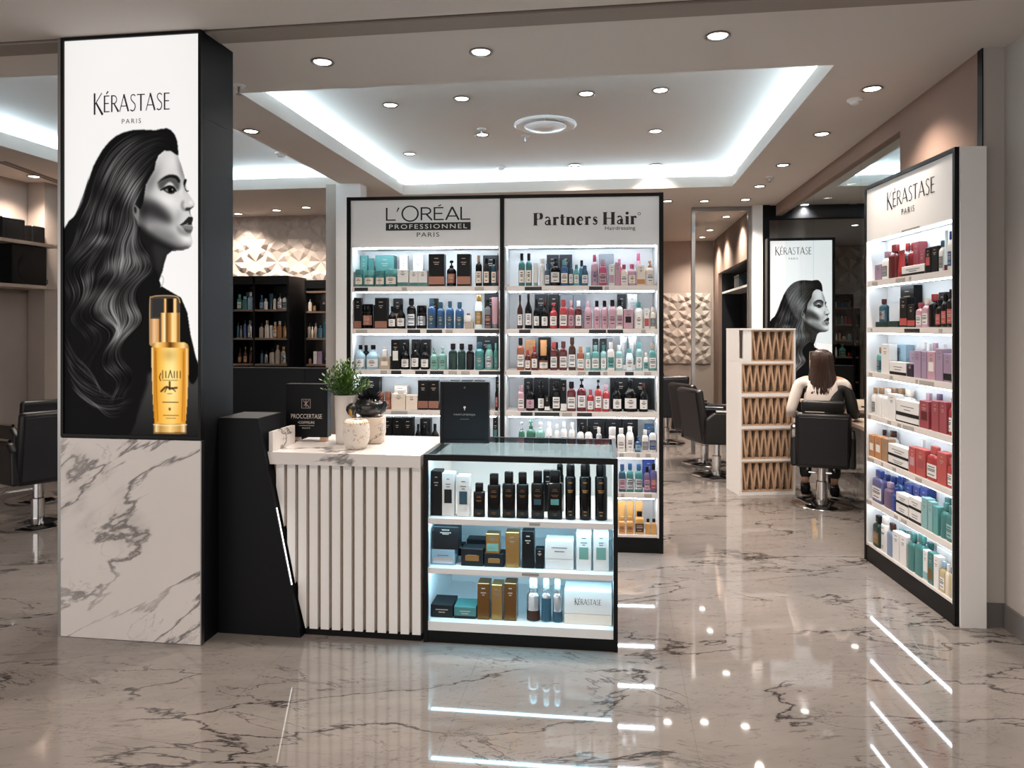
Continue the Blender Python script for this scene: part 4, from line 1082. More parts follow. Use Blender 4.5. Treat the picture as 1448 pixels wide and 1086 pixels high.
KN = dict(b=('product_box', 'box', 'box'), r=('round_bottle', 'round bottle', 'bottle'), s=('square_bottle', 'square bottle', 'bottle'), p=('pump_bottle', 'pump bottle', 'pump bottle'), w=('long_necked_bottle', 'long-necked bottle', 'bottle'),
          u=('squeeze_tube', 'tube', 'tube'), j=('cosmetic_jar', 'jar', 'jar'), c=('spray_can', 'spray can', 'spray can'), y=('spray_bottle', 'clear-capped spray bottle', 'spray bottle'), q=('square_bottle', 'square-shouldered bottle', 'bottle'), t=('tapered_bottle', 'tapered bottle', 'bottle'), f=('flat_box', 'flat box', 'box'))
_pc = {}
def lab_patch(r, n, a, b, z0, z1, spread, seg=10):
    c = -math.pi / 2
    return MB().lathe([(r, z0), (r, z1)], seg, n=n, a=a, b=b, a0=c - spread, a1=c + spread, caps=False)
def product_parts(k, w, d, h, col, cap, lab, style=0):
    key = (k, round(w, 3), round(d, 3), round(h, 3), col, cap, lab, style)
    if key in _pc: return _pc[key]
    P = []; a, b = w / 2, d / 2; cc = cap or 'black'; sg = 20
    def L2(name, prof, m, n=2.0, sx=1.0, sy=1.0, seg=sg):
        P.append((name, MB().lathe([(r, z * h) for r, z in prof], seg, n=n, a=a * sx, b=b * sy).mesh(name, m)))
    body = cm(col)
    if k in 'bf':
        P.append(('body', MB().bev(-a, a, -b, b, 0, h, min(.0018, d * .1)).mesh('body', cm(col, 'b'))))
        if lab:
            if style == 1: z0, z1, e = .06, .30, 1.0     # band near the foot
            elif style == 2: z0, z1, e = .02, .24, 1.0
            elif style == 3: z0, z1, e = .30, .62, .62
            else: z0, z1, e = .12, .50, .84
            P.append(('label', MB().box(-a * e, a * e, -b - .0008, -b + .002, h * z0, h * z1).mesh('label', cm(lab, 'b'))))
        if h > .05 and style != 9:
            dk = col in ('black', 'dark', 'dgreen', 'dpurple', 'petrol', 'royal', 'blue', 'dred', 'rose', 'red', 'teal', 'dgold', 'coral')
            mb = MB(); rr = random.Random(int(w * 9e4 + h * 7e4))
            for zz, ww in ((.86, .30), (.74, .42), (.68, .26)) if k == 'b' else ((.62, .6), (.42, .4)):
                q = a * ww * rr.uniform(.7, 1.1); mb.box(-q, q, -b - .0006, -b + .001, h * zz - .0022, h * zz + .0022)
            P.append(('print', mb.mesh('print', cm('beige' if dk else 'grey', 'b'))))
    elif k in 'rs':
        n = 2.0 if k == 'r' else 5.0
        L2('body', [(.0, 0), (.90, 0), (1, .012), (1, .62), (.94, .68), (.62, .745), (.40, .76), (.40, .80)], body, n)
        cw = .50 if k == 'r' else .56
        L2('cap', [(cw, .785), (cw * 1.02, .79), (cw * 1.02, .985), (cw * .94, 1.0), (0, 1.0)], cm(cc), n if k == 's' else 2.0, 1, min(1.0, a / b))
        if lab: P.append(('label', lab_patch(1.012, n, a, b, h * .10, h * .48, .95 if k == 'r' else .80).mesh('label', cm(lab, 'b'))))
    elif k == 'q':
        L2('body', [(0, 0), (.93, 0), (1, .01), (1, .70), (.96, .735), (.72, .755), (.60, .76)], body, 7.0)
        L2('cap', [(.66, .765), (.69, .77), (.69, .985), (.62, 1.0), (0, 1.0)], cm(cc), 6.0)
        mb = MB()
        for zz, ww in ((.62, .30), (.585, .42), (.50, .5), (.47, .36), (.12, .34), (.085, .26)): mb.box(-a * ww, a * ww, -b * 1.006 - .0005, -b * .99, h * zz - .0016, h * zz + .0016)
        P.append(('print', mb.mesh('print', cm('dgold'))))
        if lab: P.append(('label', MB().box(-a * .55, a * .55, -b * 1.008 - .0006, -b * .99, h * .30, h * .42).mesh('label', cm(lab, 'b'))))
    elif k == 't':
        L2('body', [(0, 0), (.86, 0), (.94, .012), (1, .30), (.98, .55), (.80, .70), (.56, .79), (.52, .80)], body, 2.6)
        L2('cap', [(.54, .80), (.56, .81), (.50, .97), (.42, 1.0), (0, 1.0)], cm(cc), 2.2)
        if lab: P.append(('label', lab_patch(1.01, 2.6, a, b, h * .12, h * .52, .8).mesh('label', cm(lab, 'b'))))
    elif k == 'w':
        L2('body', [(0, 0), (.92, 0), (1, .012), (1, .50), (.90, .58), (.50, .68), (.34, .74), (.32, .86)], body)
        L2('cap', [(.36, .82), (.37, .825), (.37, .985), (.33, 1.0), (0, 1.0)], cm(cc))
        if lab: P.append(('label', lab_patch(1.012, 2, a, b, h * .10, h * .42, .95).mesh('label', cm(lab, 'b'))))
    elif k == 'p':
        L2('body', [(0, 0), (.92, 0), (1, .012), (1, .56), (.92, .63), (.52, .70), (.40, .71)], body, 3.0)
        mb = MB().lathe([(.42 * a, .71 * h), (.44 * a, .72 * h), (.44 * a, .80 * h), (.16 * a, .81 * h), (.14 * a, .90 * h), (.42 * a, .91 * h), (.42 * a, .97 * h), (.3 * a, h), (0, h)], 16)
        mb.box(-.08 * a, .08 * a, -.95 * a, -.2 * a, .915 * h, .965 * h)
        P.append(('pump_head', mb.mesh('pump_head', cm(cc))))
        if lab: P.append(('label', lab_patch(1.012, 3, a, b, h * .12, h * .48, .85).mesh('label', cm(lab, 'b'))))
    elif k == 'u':
        mb = MB(); seg = 20; vs = []; prof = [(.86, .14), (.92, .18), (.98, .45), (1.0, .80), (1.02, .97), (1.02, 1.0)]
        for r, z in prof:
            f = 1 - .88 * max(0, (z - .2) / .8)
            for i in range(seg):
                t = 2 * math.pi * i / seg; vs.append((a * r * math.cos(t), b * r * f * math.sin(t), z * h))
        fs = [(j * seg + i, j * seg + (i + 1) % seg, (j + 1) * seg + (i + 1) % seg, (j + 1) * seg + i) for j in range(len(prof) - 1) for i in range(seg)] + [tuple((len(prof) - 1) * seg + i for i in range(seg)), tuple(range(seg))]
        P.append(('body', mb.add(vs, fs, True).mesh('body', body)))
        L2('cap', [(0, 0), (.80, 0), (.84, .01), (.86, .139), (0, .139)], cm(cc))
        if lab: P.append(('label', MB().add([(-a * .55, -b * .78 - .001, h * .32), (a * .55, -b * .78 - .001, h * .32), (a * .55, -b * .42 - .001, h * .72), (-a * .55, -b * .42 - .001, h * .72)], [(0, 1, 2, 3)]).mesh('label', cm(lab, 'b'))))
    elif k == 'j':
        L2('body', [(0, 0), (.94, 0), (1, .03), (1, .60), (.93, .66), (.88, .67)], body, 2.4)
        L2('lid', [(.92, .675), (.97, .69), (.97, .95), (.90, 1.0), (0, 1.0)], cm(cc), 2.4)
        if lab: P.append(('label', lab_patch(1.012, 2.4, a, b, h * .14, h * .54, 1.0).mesh('label', cm(lab, 'b'))))
    elif k == 'c':
        L2('body', [(0, 0), (.94, 0), (1, .01), (1, .74), (.92, .765), (.80, .775)], body)
        L2('cap', [(.80, .776), (.82, .78), (.80, .95), (.74, .985), (.55, 1.0), (0, 1.0)], cm(cc))
        if lab:
            mb = MB()
            for zz, s in ((.66, .35), (.52, .5), (.49, .4), (.14, .3), (.08, .2)): mb.lathe([(1.008, zz * h), (1.008, zz * h + .006)], 8, a=a, b=b, a0=-math.pi / 2 - s, a1=-math.pi / 2 + s, caps=False)
            P.append(('print', mb.mesh('print', cm(lab))))
    elif k == 'y':
        L2('body', [(0, 0), (.92, 0), (1, .012), (1, .58), (.94, .62), (.70, .66), (.62, .67)], body)
        L2('collar', [(.62, .671), (.66, .68), (.66, .76), (.5, .77), (.22, .78)], cm('silver'))
        L2('clear_cap', [(.60, .771), (.62, .775), (.60, .96), (.5, 1.0), (0, 1.0)], cm('clear'))
        if lab: P.append(('label', lab_patch(1.012, 2, a, b, h * .02, h * .26 if style != 4 else h * .56, 1.3).mesh('label', cm(lab, 'b'))))
    if lab and k in 'rswptj' and style != 9:
        n = {'r': 2.0, 's': 5.0, 'w': 2.0, 'p': 3.0, 't': 2.6, 'j': 2.4}[k]
        lo, hi = {'r': (.10, .48), 's': (.10, .48), 'w': (.10, .42), 'p': (.12, .48), 't': (.12, .52), 'j': (.14, .54)}[k]
        light = sum(lin(PAL[lab][0])) > .9; mb = MB(); rr = random.Random(int(w * 8e4 + h * 3e4))
        for f, q in ((.80, .30), (.62, .48), (.50, .36), (.20, .24)):
            z = h * (lo + (hi - lo) * f); t = (hi - lo) * h * .035; q *= rr.uniform(.75, 1.15)
            mb.lathe([(1.024, z - t), (1.024, z + t)], 4, n=n, a=a, b=b, a0=-math.pi / 2 - q, a1=-math.pi / 2 + q, caps=False)
        P.append(('print', mb.mesh('print', cm('dark' if light else 'beige', 'b'))))
    _pc[key] = P
    return P
NUMW = ['', '', 'two', 'three', 'four', 'five', 'six', 'seven', 'eight', 'nine', 'ten', 'eleven', 'twelve']
def plural(s):
    w = s.split(' '); h = w[-1]; w[-1] = h + ('es' if h[-1] in 'xs' else 's'); return ' '.join(w)
def parse(txt):
    out = []
    for t in txt.replace('\n', ' ').split(';'):
        q = t.split()
        if not q: continue
        k = q[0][0]; xs, y = q[0][1:].split('@'); x0, x1 = map(float, xs.split('-'))
        cs = q[1].split('/') + ['', '']
        fl = q[2:]
        yb = [float(f[1:]) for f in fl if f[0] == 'B']
        out.append(dict(k=k, x0=x0, x1=x1, y=float(y), col=cs[0], cap=cs[1], lab=cs[2], rear='r' in fl, mid='m' in fl, st=next((int(f[1:]) for f in fl if f[0] == 'S'), 0), yb=yb[0] if yb else None,
                        d=next((float(f[1:]) for f in fl if f[0] == 'D'), None), lie='L' in fl))
    return out
def place_row(fr, txt, zs, where, group, v_front=.02, v_mid=.10, v_rear=.165, umin=.045, umax=None, dmax=.075, rear_dmax=.085, gap=.0015, centre=None):
    items = parse(txt)
    for it in items:
        v = v_rear if it['rear'] else (v_mid if it['mid'] else v_front)
        ym = it['y']
        u0, _ = fr.hit(it['x0'], ym, v); u1, _ = fr.hit(it['x1'], ym, v)
        um, zt = fr.hit((it['x0'] + it['x1']) / 2, ym, v)
        it['v'] = v; it['u0'], it['u1'], it['zt'] = u0, u1, zt
        it['zb'] = zs + .0006
        if it['yb']: it['zb'] = max(zs + .0006, fr.hit((it['x0'] + it['x1']) / 2, it['yb'], v)[1])
    for v in sorted({it['v'] for it in items}):
        lane = sorted([it for it in items if it['v'] == v and not it['yb']], key=lambda q: q['u0'] + q['u1'])
        for q in lane:
            if q['u0'] < umin: q['u0'] = umin + .001
            if umax and q['u1'] > umax: q['u1'] = umax - .001
        for p, q in zip(lane[:-1], lane[1:]):
            if p['u1'] > q['u0'] - gap:
                m = (p['u1'] + q['u0']) / 2; p['u1'] = m - gap / 2; q['u0'] = m + gap / 2
    def look(it):
        col = PAL[it['col']][1]; kn = KN[it['k']][1]; s = col
        if it['k'] in 'rspwutcq' and it['cap'] and it['cap'] != it['col']: s += ' %s-capped' % PAL[it['cap']][1].replace(' ', '-')
        elif it['k'] == 'j' and it['cap'] and it['cap'] != it['col']: s += ' %s-lidded' % PAL[it['cap']][1].replace(' ', '-')
        return s + ' ' + kn
    # stacked things stand on the highest thing below them
    for it in items:
        if it['yb']:
            sup = [q for q in items if q is not it and not q['yb'] and q['v'] == it['v'] and q['u0'] < (it['u0'] + it['u1']) / 2 < q['u1']]
            if sup: it['zb'] = max(q['zt'] for q in sup) + .0006
            else:
                sup = [q for q in items if q is not it and q['yb'] and q['v'] == it['v'] and q['zt'] < it['zt'] and q['u0'] < (it['u0'] + it['u1']) / 2 < q['u1']]
                if sup: it['zb'] = max(q['zt'] for q in sup) + .0006
    by = {}
    for it in sorted(items, key=lambda q: (q['u0'] + q['u1'])): by.setdefault((look(it), it['rear'] or it['mid']), []).append(it)
    kinds = {}
    for (lk, r), l in by.items(): kinds.setdefault(lk, set()).add(r)
    for (lk, r), l in by.items():
        for i, it in enumerate(l):
            pre = 'rear ' if (r and len(kinds[lk]) > 1) else ('front ' if len(kinds[lk]) > 1 else '')
            if len(l) == 1: lab = '%s%s on %s' % (pre, lk, where)
            elif i == len(l) - 1: lab = 'rightmost %s%s on %s' % (pre, lk, where)
            else: lab = '%s %s%s on %s' % (ORDL[i], pre, lk, where)
            w = max(.008, it['u1'] - it['u0']); h = max(.012, it['zt'] - it['zb'])
            dm = rear_dmax if it['rear'] else (v_mid if not it['mid'] and not any(q['mid'] for q in items) else .06)
            dm = min(dmax if not it['rear'] else rear_dmax, dm)
            d = it['d'] or min(w * (.95 if it['k'] in 'rpwjcyt' else .62), dm)
            if it['k'] in 'bf' and not it['d']: d = min(dm, max(.035, w * .75))
            u, vv = (it['u0'] + it['u1']) / 2, it['v'] + d / 2
            loc = fr.p(u, vv, it['zb'])
            q3 = lambda x, s=.002: round(x / s) * s
            parts = product_parts(it['k'], q3(w) if False else round(w, 3), round(d, 3), round(h, 3), it['col'], it['cap'], it['lab'], it['st'])
            o = link(KN[it['k']][0], parts[0][1], None, loc, fr.ang)
            tag(o, lab, KN[it['k']][2], group)
            for nm, me in parts[1:]: link(nm, me, o)
SHN = ['the top', 'the second', 'the third', 'the fourth', 'the fifth', 'the sixth', 'the lowest']
LB = [
 '''b504-520@361 teal//teal r;u519-528@365 teal/teal r;b531-557@361 teal r;b565-576@361 white r;b584-598@360 white r;j501-512@381 teal/teal/cream;j514-528@382 teal/aqua/cream;j530-543@382 teal/teal/cream;j544-560@380 teal/aqua/cream;b562-577@381 white//teal S2;b579-591@383 white//teal S2;b591-604@383 white//teal S2;
 b606-628@359 black//copper S1;p631-644@368 black/black/copper;b646-665@359 black//copper S1;b683-705@361 dark r;r672-681@361 black/tan/cream;t683-692@365 dark/black/cream;t694-702@366 petrol/black/cream;r704-711@358 dred/brown/hpink;r712-719@366 dred/black/hpink''',
 '''b497-511@421 black//copper S2;j511-526@430 black/black/copper;b524-530@431 black r;b530-547@421 black//copper S2;b556-568@422 black//tan r;w548-559@433 black/black/white;w560-572@430 black/black/white;s575-587@422 black/black/silver;j588-602@432 black/black/silver;b607-619@422 black r;
 r604-615@423 blue/petrol/petrol;r617-628@427 blue/petrol/petrol;r630-641@426 blue/petrol/petrol;r643-655@427 blue/petrol/petrol;b657-669@455 beige;s658-666@443 white/copper B455;t670-683@417 clear/gold/gold;b685-705@415 dark r;s685-694@424 grey/black/dred;u695-706@420 pink/grey;r708-719@426 tan/gold/pink''',
 '''w499-515@488 lblue/black/white;r512-521@488 black r;w516-535@488 lblue/black/white;b536-551@504 beige//cream S3;r540-547@491 white/cream B504;b553-565@480 black//white S3;b567-577@480 black r;b582-593@480 black r;b595-608@480 black r;w566-578@488 black/black/white;w580-592@484 black/black/white;w594-606@488 black/black/white;
 p608-619@492 sea/sea/sea;p620-631@491 sea/sea/sea;s634-646@486 dgreen/black;s647-658@486 dgreen/black;s659-670@487 black/black;b674-704@476 dark r;r671-684@484 teal/petrol/teal;t685-697@487 sea/teal/silver;r698-710@485 teal/aqua/teal;j711-720@503 white/white/grey''',
 '''b513-536@534 black//dark r D.08;j533-542@555 amber/copper/amber;j543-552@554 amber/copper/amber;b554-573@557 cream;b557-576@545 cream r;b574-590@559 cream;b562-571@551 white B557;b591-605@538 black//copper S1;b606-620@538 black//copper S1;b622-634@539 black//copper S1;b636-650@538 black;b652-668@538 black;b670-685@538 black;b701-719@533 black r;
 p700-710@540 black/black/rose;p711-719@536 black/black/rose''',
 '''b541-554@590 black//gold S1;b555-568@590 black//gold S1;b569-584@590 black//gold S1;b594-609@592 black r;w586-595@600 black/black/gold;w597-606@600 black/black/gold;w608-620@600 black/black/gold;b697-709@590 black//teal S3''']
RB = [
 '''r733-742@358 teal/black/cream;r743-752@358 teal/black/cream;u754-761@372 white/lteal;c763-771@364 white/white/silver;b773-790@360 dark r;b791-809@360 dark r;s770-777@373 petrol/blue/white;p778-792@364 black/black/white;s793-803@367 blue/aqua/cream;r804-811@370 petrol/petrol/white;t811-819@374 aqua/teal/white;s819-826@368 petrol/black r;t822-832@375 petrol/petrol/white;
 b847-868@359 grey r;r836-846@360 pink/hpink/lilac;s847-858@367 hpink/pink/pink;b861-869@374 white//pink;b870-877@371 pink;r872-880@366 hpink/hpink r;s878-887@374 cream/hpink/white;r888-900@373 pink/hpink/cream;c900-906@358 pink/hpink r;b901-912@375 cream//orange S1;p913-926@368 cream/orange/white''',
 '''b756-774@416 dark r;b776-790@416 black r;b792-810@416 grey r;b811-828@416 grey r;w731-739@417 brown/black/white;w742-752@414 black/black/white;w754-763@423 black/black/white;w765-775@424 black/brown/white;p777-788@428 red/red/white;s791-802@424 red/red/white;r803-812@425 rose/pink/pink;r813-823@425 dred/white/white;t826-837@426 pink/pink/pink;r839-849@425 pink/black/pink;r850-860@425 pink/black/pink;
 s861-871@424 pink/black/pink;s872-881@424 white/black/pink;b873-885@416 dark r;b887-901@416 silver r;b882-895@437 pink//dark S3;r897-910@427 white/teal/white;b911-918@436 white//coral;r919-928@434 cream/cream/grey''',
 '''s731-741@478 amber/black/white;b743-757@481 orange r;b761-779@477 black r;r742-750@495 dred/red/white;r751-760@490 dred/red/white;u764-773@481 orange/orange m;j762-775@503 amber/black/white;s778-788@484 dred/red/white;r783-791@484 brown/black r;s791-802@483 dred/dred/white;s804-814@477 brown/brown/white;s816-826@490 amber/orange/white;
 r827-836@491 lteal/aqua/white;s837-847@488 aqua/lteal/white;r849-858@488 lteal/teal/white;b838-846@479 dark r;b848-857@479 dark r;b858-866@478 grey r;s859-869@484 white/white/aqua;r870-881@488 lteal/white/white;u877-887@476 silver/white r;u889-901@476 silver/white r;t885-896@493 clear/aqua/white;r899-909@484 lteal/aqua/white;s910-917@499 white/white/aqua;s918-928@486 aqua/beige/white''',
 '''b741-753@535 black r;b755-775@535 black r;b777-793@536 black r;s732-741@545 pink/pink/white;w743-756@543 black/black/pink;w760-770@539 black/black/white;b770-777@560 black//white S1;s781-792@540 black/black/white;b793-801@537 black//white S2;s802-814@540 dred/black/white;p816-829@535 dred/black/white;r830-840@551 red/rose/white;p841-851@537 red/black/white;r852-862@544 red/pink/white;
 w866-880@540 black/black/white;w882-902@537 black/black/white;w904-917@542 black/brown/white;b863-890@535 black r;b892-922@536 black r''',
 '''p733-742@597 green/silver/green;p744-757@595 green/green/green;p758-770@597 sea/white/green;t772-781@597 white/white/silver;r784-791@600 white/white/sea;r793-802@597 white/white/sea;r805-813@598 white/white/silver;b816-830@593 black r;b831-855@593 black r;b856-879@593 black r;b880-902@593 black r;r816-826@603 white/black/pink;r827-838@603 white/black/pink;s843-851@605 silver/white/gold;
 j861-871@605 white/white;s873-884@606 white/white/white;t885-897@604 white/white/white;p898-907@618 blue/blue/lblue;s908-917@608 white/white/grey;s918-928@604 white/petrol/blue;b912-923@600 blue r''',
 '''s875-885@657 petrol/blue/pink;s886-896@656 teal/blue/silver;s898-909@657 teal/blue/silver;s911-919@660 mauve/black/pink;s920-929@656 purple/black/rose;b909-928@650 royal r''',
 '''u874-884@709 yellow/yellow m;u886-896@709 yellow/yellow m;u898-909@710 yellow/yellow m;s875-884@731 yellow/yellow/orange;s886-896@731 yellow/yellow/orange;s898-911@724 yellow/black/brown;s913-920@734 yellow/black;s921-929@734 yellow/black''']
half = UW / 2
for k, t in enumerate(LB): place_row(U, t, SH_U[k], '%s shelf of the left product wall bay' % SHN[k], 'products on %s shelf, left wall bay' % SHN[k], umax=half - .03)
for k, t in enumerate(RB): place_row(U, t, SH_U[k], '%s shelf of the right product wall bay' % SHN[k], 'products on %s shelf, right wall bay' % SHN[k], umin=half + .03, umax=UW - .042)
# showcase
CR = [
 '''b608-624@666 black D.07;b625-642@669 white//dark S3 D.06;b646-664@673 white//petrol S3 D.06;q669-685@684 black/black;q689-707@671 black/black;q710-728@668 black/black;q730-747@669 black/black;q751-769@667 black/black/petrol;q774-795@666 black/black/aqua;b768-781@666 black r;c786-797@657 black/black/gold r;c799-814@657 black/black/gold;c819-836@657 black/black/gold;c841-859@657 black/black/gold''',
 '''f608-643@777 lblue//silver D.09;b612-648@745 dark B777 D.09;b645-657@769 black r D.04;f660-687@763 dark r;f652-683@776 dark//gold S3 D.08;f685-712@783 dark//gold S3 D.08;b687-706@755 gold//sea B783 D.06;b715-734@753 gold D.07;b738-755@751 black D.06;b757-769@776 black D.05;f771-811@791 white D.10;f771-811@765 white B791 D.10;b815-836@754 white//sea S3 D.07;b839-861@754 white//sea S3 D.07''',
 '''f607-640@855 dark D.13;f642-673@858 teal//dark S2 D.11;b675-692@825 dgold D.08;b695-710@827 gold D.08;b713-730@825 dgold D.08;y744-763@820 silver//brown;y765-779@820 silver//petrol S4;y781-795@821 silver//petrol;f798-865@869 cream D.13;f798-865@836 white B869 D.13 S9''']
CWN = ['the top showcase shelf', 'the middle showcase shelf', 'the showcase floor']
for k, t in enumerate(CR): place_row(C, t, SH_C[k], CWN[k], 'products on ' + CWN[k], v_front=.055, v_mid=.16, v_rear=.20, umin=.022, umax=CW - .022, dmax=.075)
bx = [o for o in COL.objects if o.get('label', '') .startswith('') and o.get('group') == 'products on the showcase floor' and o.get('category') == 'box' and 'white' in o['label']]
if bx:
    o = bx[-1]; ys = [v.co.y for v in o.data.vertices]; zs = [v.co.z for v in o.data.vertices]
    logo_obj('lettering', 'KÉRASTASE', SANS, o, face_M(0, min(ys) - .0008, max(zs) * .55), .125, .030, INK, .05)
# right unit: front lane and rear lane inside the shallow shelves
RR = [
 '''b1237-1246@374 lilac;s1246-1254@356 white/pink/grey;s1255-1266@346 dred/red;u1266-1274@354 red/red;r1274-1282@344 silver/red r;s1282-1291@343 red/red r;b1291-1299@342 rose r;b1300-1307@355 rose r;f1275-1307@375 white//black S2;b1308-1316@350 black//coral S3;b1317-1326@348 black;s1327-1333@340 white/petrol/grey;u1333-1338@326 clear/dred;s1339-1345@327 white/royal/blue''',
 '''f1238-1254@455 dgreen;f1255-1270@454 dgreen;r1240-1249@423 petrol/dred/silver B455;b1273-1292@404 black r;b1272-1282@421 black//coral S1;b1283-1293@430 black//coral S1;s1294-1302@428 pink/rose/white;s1303-1311@422 pink/cream/white;s1312-1321@416 black/red;s1322-1329@424 black/black/coral;b1327-1337@413 dark r;s1330-1337@415 black/black/coral;s1338-1346@409 black/black/coral''',
 '''r1237-1245@491 aqua/tan/petrol;b1246-1257@487 white;b1259-1281@487 lblue r;f1258-1281@512 white//black S2;b1282-1291@515 dpurple;b1286-1295@496 lilac//dpurple r;b1292-1302@496 lilac;b1303-1310@497 lilac;b1311-1322@497 pink//white S3;b1323-1333@493 lilac;b1334-1345@500 lilac//dark S1;s1299-1306@484 white/white r;s1307-1313@486 white/white r;s1315-1322@485 lilac/pink r;s1326-1334@487 white/white r''',
 '''s1232-1237@548 white/tan/grey;s1238-1245@548 white/tan;s1246-1254@550 white/white;b1255-1266@557 white;s1248-1256@548 white/orange r;s1257-1265@549 white/tan r;s1266-1274@549 white/tan r;s1275-1287@551 white/cream r;f1267-1299@590 white//black S2;f1267-1299@567 white//black S2 B585;b1300-1313@567 rose//dred S3;s1305-1313@556 pink/pink r;s1320-1328@557 mauve/mauve r;b1317-1327@567 rose;b1328-1338@568 rose;r1339-1346@563 red/red/white''',
 '''b1228-1236@615 orange//white S3;b1237-1246@617 orange//white S3;b1247-1255@620 tan;r1240-1248@607 white/brown r;s1254-1262@609 white/brown r;f1256-1284@648 white//black S2;f1256-1284@631 white//black S2 B645;b1285-1294@632 coral//pink S3;b1295-1308@635 coral//rose S3;s1297-1304@622 white/white r;s1309-1324@631 red/coral/white;s1312-1320@634 clear/clear r;b1325-1338@640 coral;r1326-1334@638 clear/red r;s1339-1346@648 red/coral/white''',
 '''s1232-1246@665 purple/royal/white;s1247-1254@671 royal/royal r;s1249-1258@682 mauve/lilac;s1259-1266@690 royal/royal;s1255-1263@674 royal/royal r;s1264-1275@674 blue/royal r;b1279-1289@684 royal r;b1291-1300@688 royal r;b1301-1311@690 royal r;f1267-1284@714 white//black S2;f1267-1284@699 white//black S2 B714;f1285-1302@722 white//black S2;f1285-1302@705 white//black S2 B722;b1303-1311@704 lteal;b1312-1318@709 lteal;b1319-1326@716 aqua;r1327-1336@711 teal/teal;s1331-1340@704 teal/teal r;s1337-1346@716 teal/teal/lteal''',
 '''s1233-1242@729 dgreen/black/gold;c1243-1252@730 white/white/grey;s1253-1261@740 steel/brown;b1262-1271@752 white;b1272-1281@757 white;s1266-1275@748 white/aqua r;s1277-1286@752 aqua/teal r;s1282-1291@754 teal/teal;s1292-1304@755 teal/teal;s1306-1315@767 teal/teal r;b1305-1311@778 white//lteal S1;b1312-1319@781 teal//gold;b1320-1327@786 white;s1328-1335@794 straw/lblue/white;s1336-1341@798 cream/white;s1342-1347@803 straw/blue;f1325-1345@778 white r''']
for k, t in enumerate(RR): place_row(RU, t, SH_R[k], '%s shelf of the right display unit' % SHN[k], 'products on %s shelf, right display unit' % SHN[k], v_front=.014, v_mid=.05, v_rear=.078, umin=.036, umax=RW - .036, dmax=.055, rear_dmax=.048)
# black shelving, back left
LF = Frame((xa, LY), 0)
BL = [
 's335-341@416 teal/teal/white;s342-349@419 teal/lteal;s346-352@413 petrol/petrol r;s350-357@413 lblue/silver;r366-372@417 petrol/blue/lblue;s373-378@422 white/lblue;u380-385@415 petrol/petrol;s386-390@418 cream/black;s392-398@415 silver/black/white;s399-405@416 white/black/petrol',
 'r334-338@455 petrol/black;s339-342@460 grey/grey;r343-348@452 blue/black;s350-356@453 silver/grey;s366-372@457 beige/black;s374-380@453 cream/tan;j381-385@460 white/white;s386-391@455 orange/white/cream;s392-398@454 orange/white;s400-405@456 orange/black/gold',
 'w335-341@492 brown/black/gold;w343-349@490 brown/gold/orange;w351-357@491 brown/gold;r367-372@495 petrol/black;s374-378@497 silver/black;p380-387@491 beige/black;s389-395@488 beige/tan;s397-404@490 beige/gold/silver']
for k, t in enumerate(BL): place_row(LF, t, SH_L[k], '%s visible shelf of the tall black shelving' % ['the upper', 'the middle', 'the lower'][k], 'bottles on the black shelving', v_front=.03, v_mid=.1, v_rear=.13, umin=.024, umax=xb - xa - .024)
LF2 = Frame((xc, LY2), 0)
BL2 = ['r435-440@423 cream/silver;j442-446@432 tan/gold;b452-464@425 black', 's435-439@457 beige/black;s440-443@462 cream/white;s444-448@457 beige/grey;s449-456@460 petrol/petrol;b457-464@448 petrol', 's436-440@505 copper/black;b443-448@497 white;b449-455@497 lilac;b457-464@505 dark']
for k, t in enumerate(BL2): place_row(LF2, t, SH_L2[k], '%s shelf beside the white pier' % ['the upper', 'the middle', 'the lower'][k], 'things on the set-back shelving', v_front=.03, umin=.024, umax=xd - xc - .024)
RF = Frame((xr0, RY), 0)
FS = ['s1181-1184@427 silver/white;s1185-1189@424 petrol/blue;r1190-1194@426 blue/petrol;r1195-1200@424 petrol/black;s1201-1205@425 silver/grey', 'r1181-1184@447 tan/orange;r1185-1188@445 green/green;r1189-1193@447 sea/white;r1194-1198@444 rose/black;s1199-1204@447 red/red', 's1182-1184@471 white/white;r1186-1189@467 yellow/black;s1191-1197@474 silver/black;s1199-1204@472 aqua/lblue', 's1181-1184@491 white/white;p1187-1197@487 aqua/lteal/green;s1199-1202@497 red/black;s1203-1206@497 amber/black']
for k, t in enumerate(FS): place_row(RF, t, SH_F[k], '%s shelf of the distant shelving' % ['the first', 'the second', 'the third', 'the fourth'][k], 'bottles on the distant black shelving', v_front=.05, umin=.002, umax=xr1 - xr0 - .024)
# ---------------------------------------------------------------- things on the counter
def front_at(px0, px1, ytop, ybot, hbase):
    """placement of an upright thing whose foot stands on height hbase"""
    q0, q1 = at_h(px0, ybot, hbase), at_h(px1, ybot, hbase); d = (q0 + q1) / 2
    top = (d - CAM).dot(FWD); z = 1.5 + (462 - ytop) * top / FPX
    return d, (q1 - q0).length, z - hbase
TOPH = .889
d, w, hh = front_at(403, 464, 543, 624, TOPH)
sg = empty('counter_sign', (d.x, d.y, TOPH), YAW * .3, 'square black sign block with crossed emblem on the marble counter', 'sign')
MB().bev(-w / 2, w / 2, 0, .06, .022, hh, .002).obj('sign_block', BLACKS, sg)
for x in (-w * .36, w * .30): MB().box(x, x + .035, .01, .05, 0, .0215).obj('foot', mat('pale wood foot', '#c9a98c'), sg)
ex, ez = -.003, hh - .105
fr_ = MB()
for b in ((-.025, .025, .022, .025), (-.025, .025, -.025, -.022), (-.025, -.022, -.022, .022), (.022, .025, -.022, .022)): fr_.box(ex + b[0], ex + b[1], -.0012, 0, ez + b[2], ez + b[3])
fr_.obj('emblem_frame', mat('emblem grey', '#8d8580', rough=.4), sg)
em = MB(); T = face_M(ex, -.0010, ez)
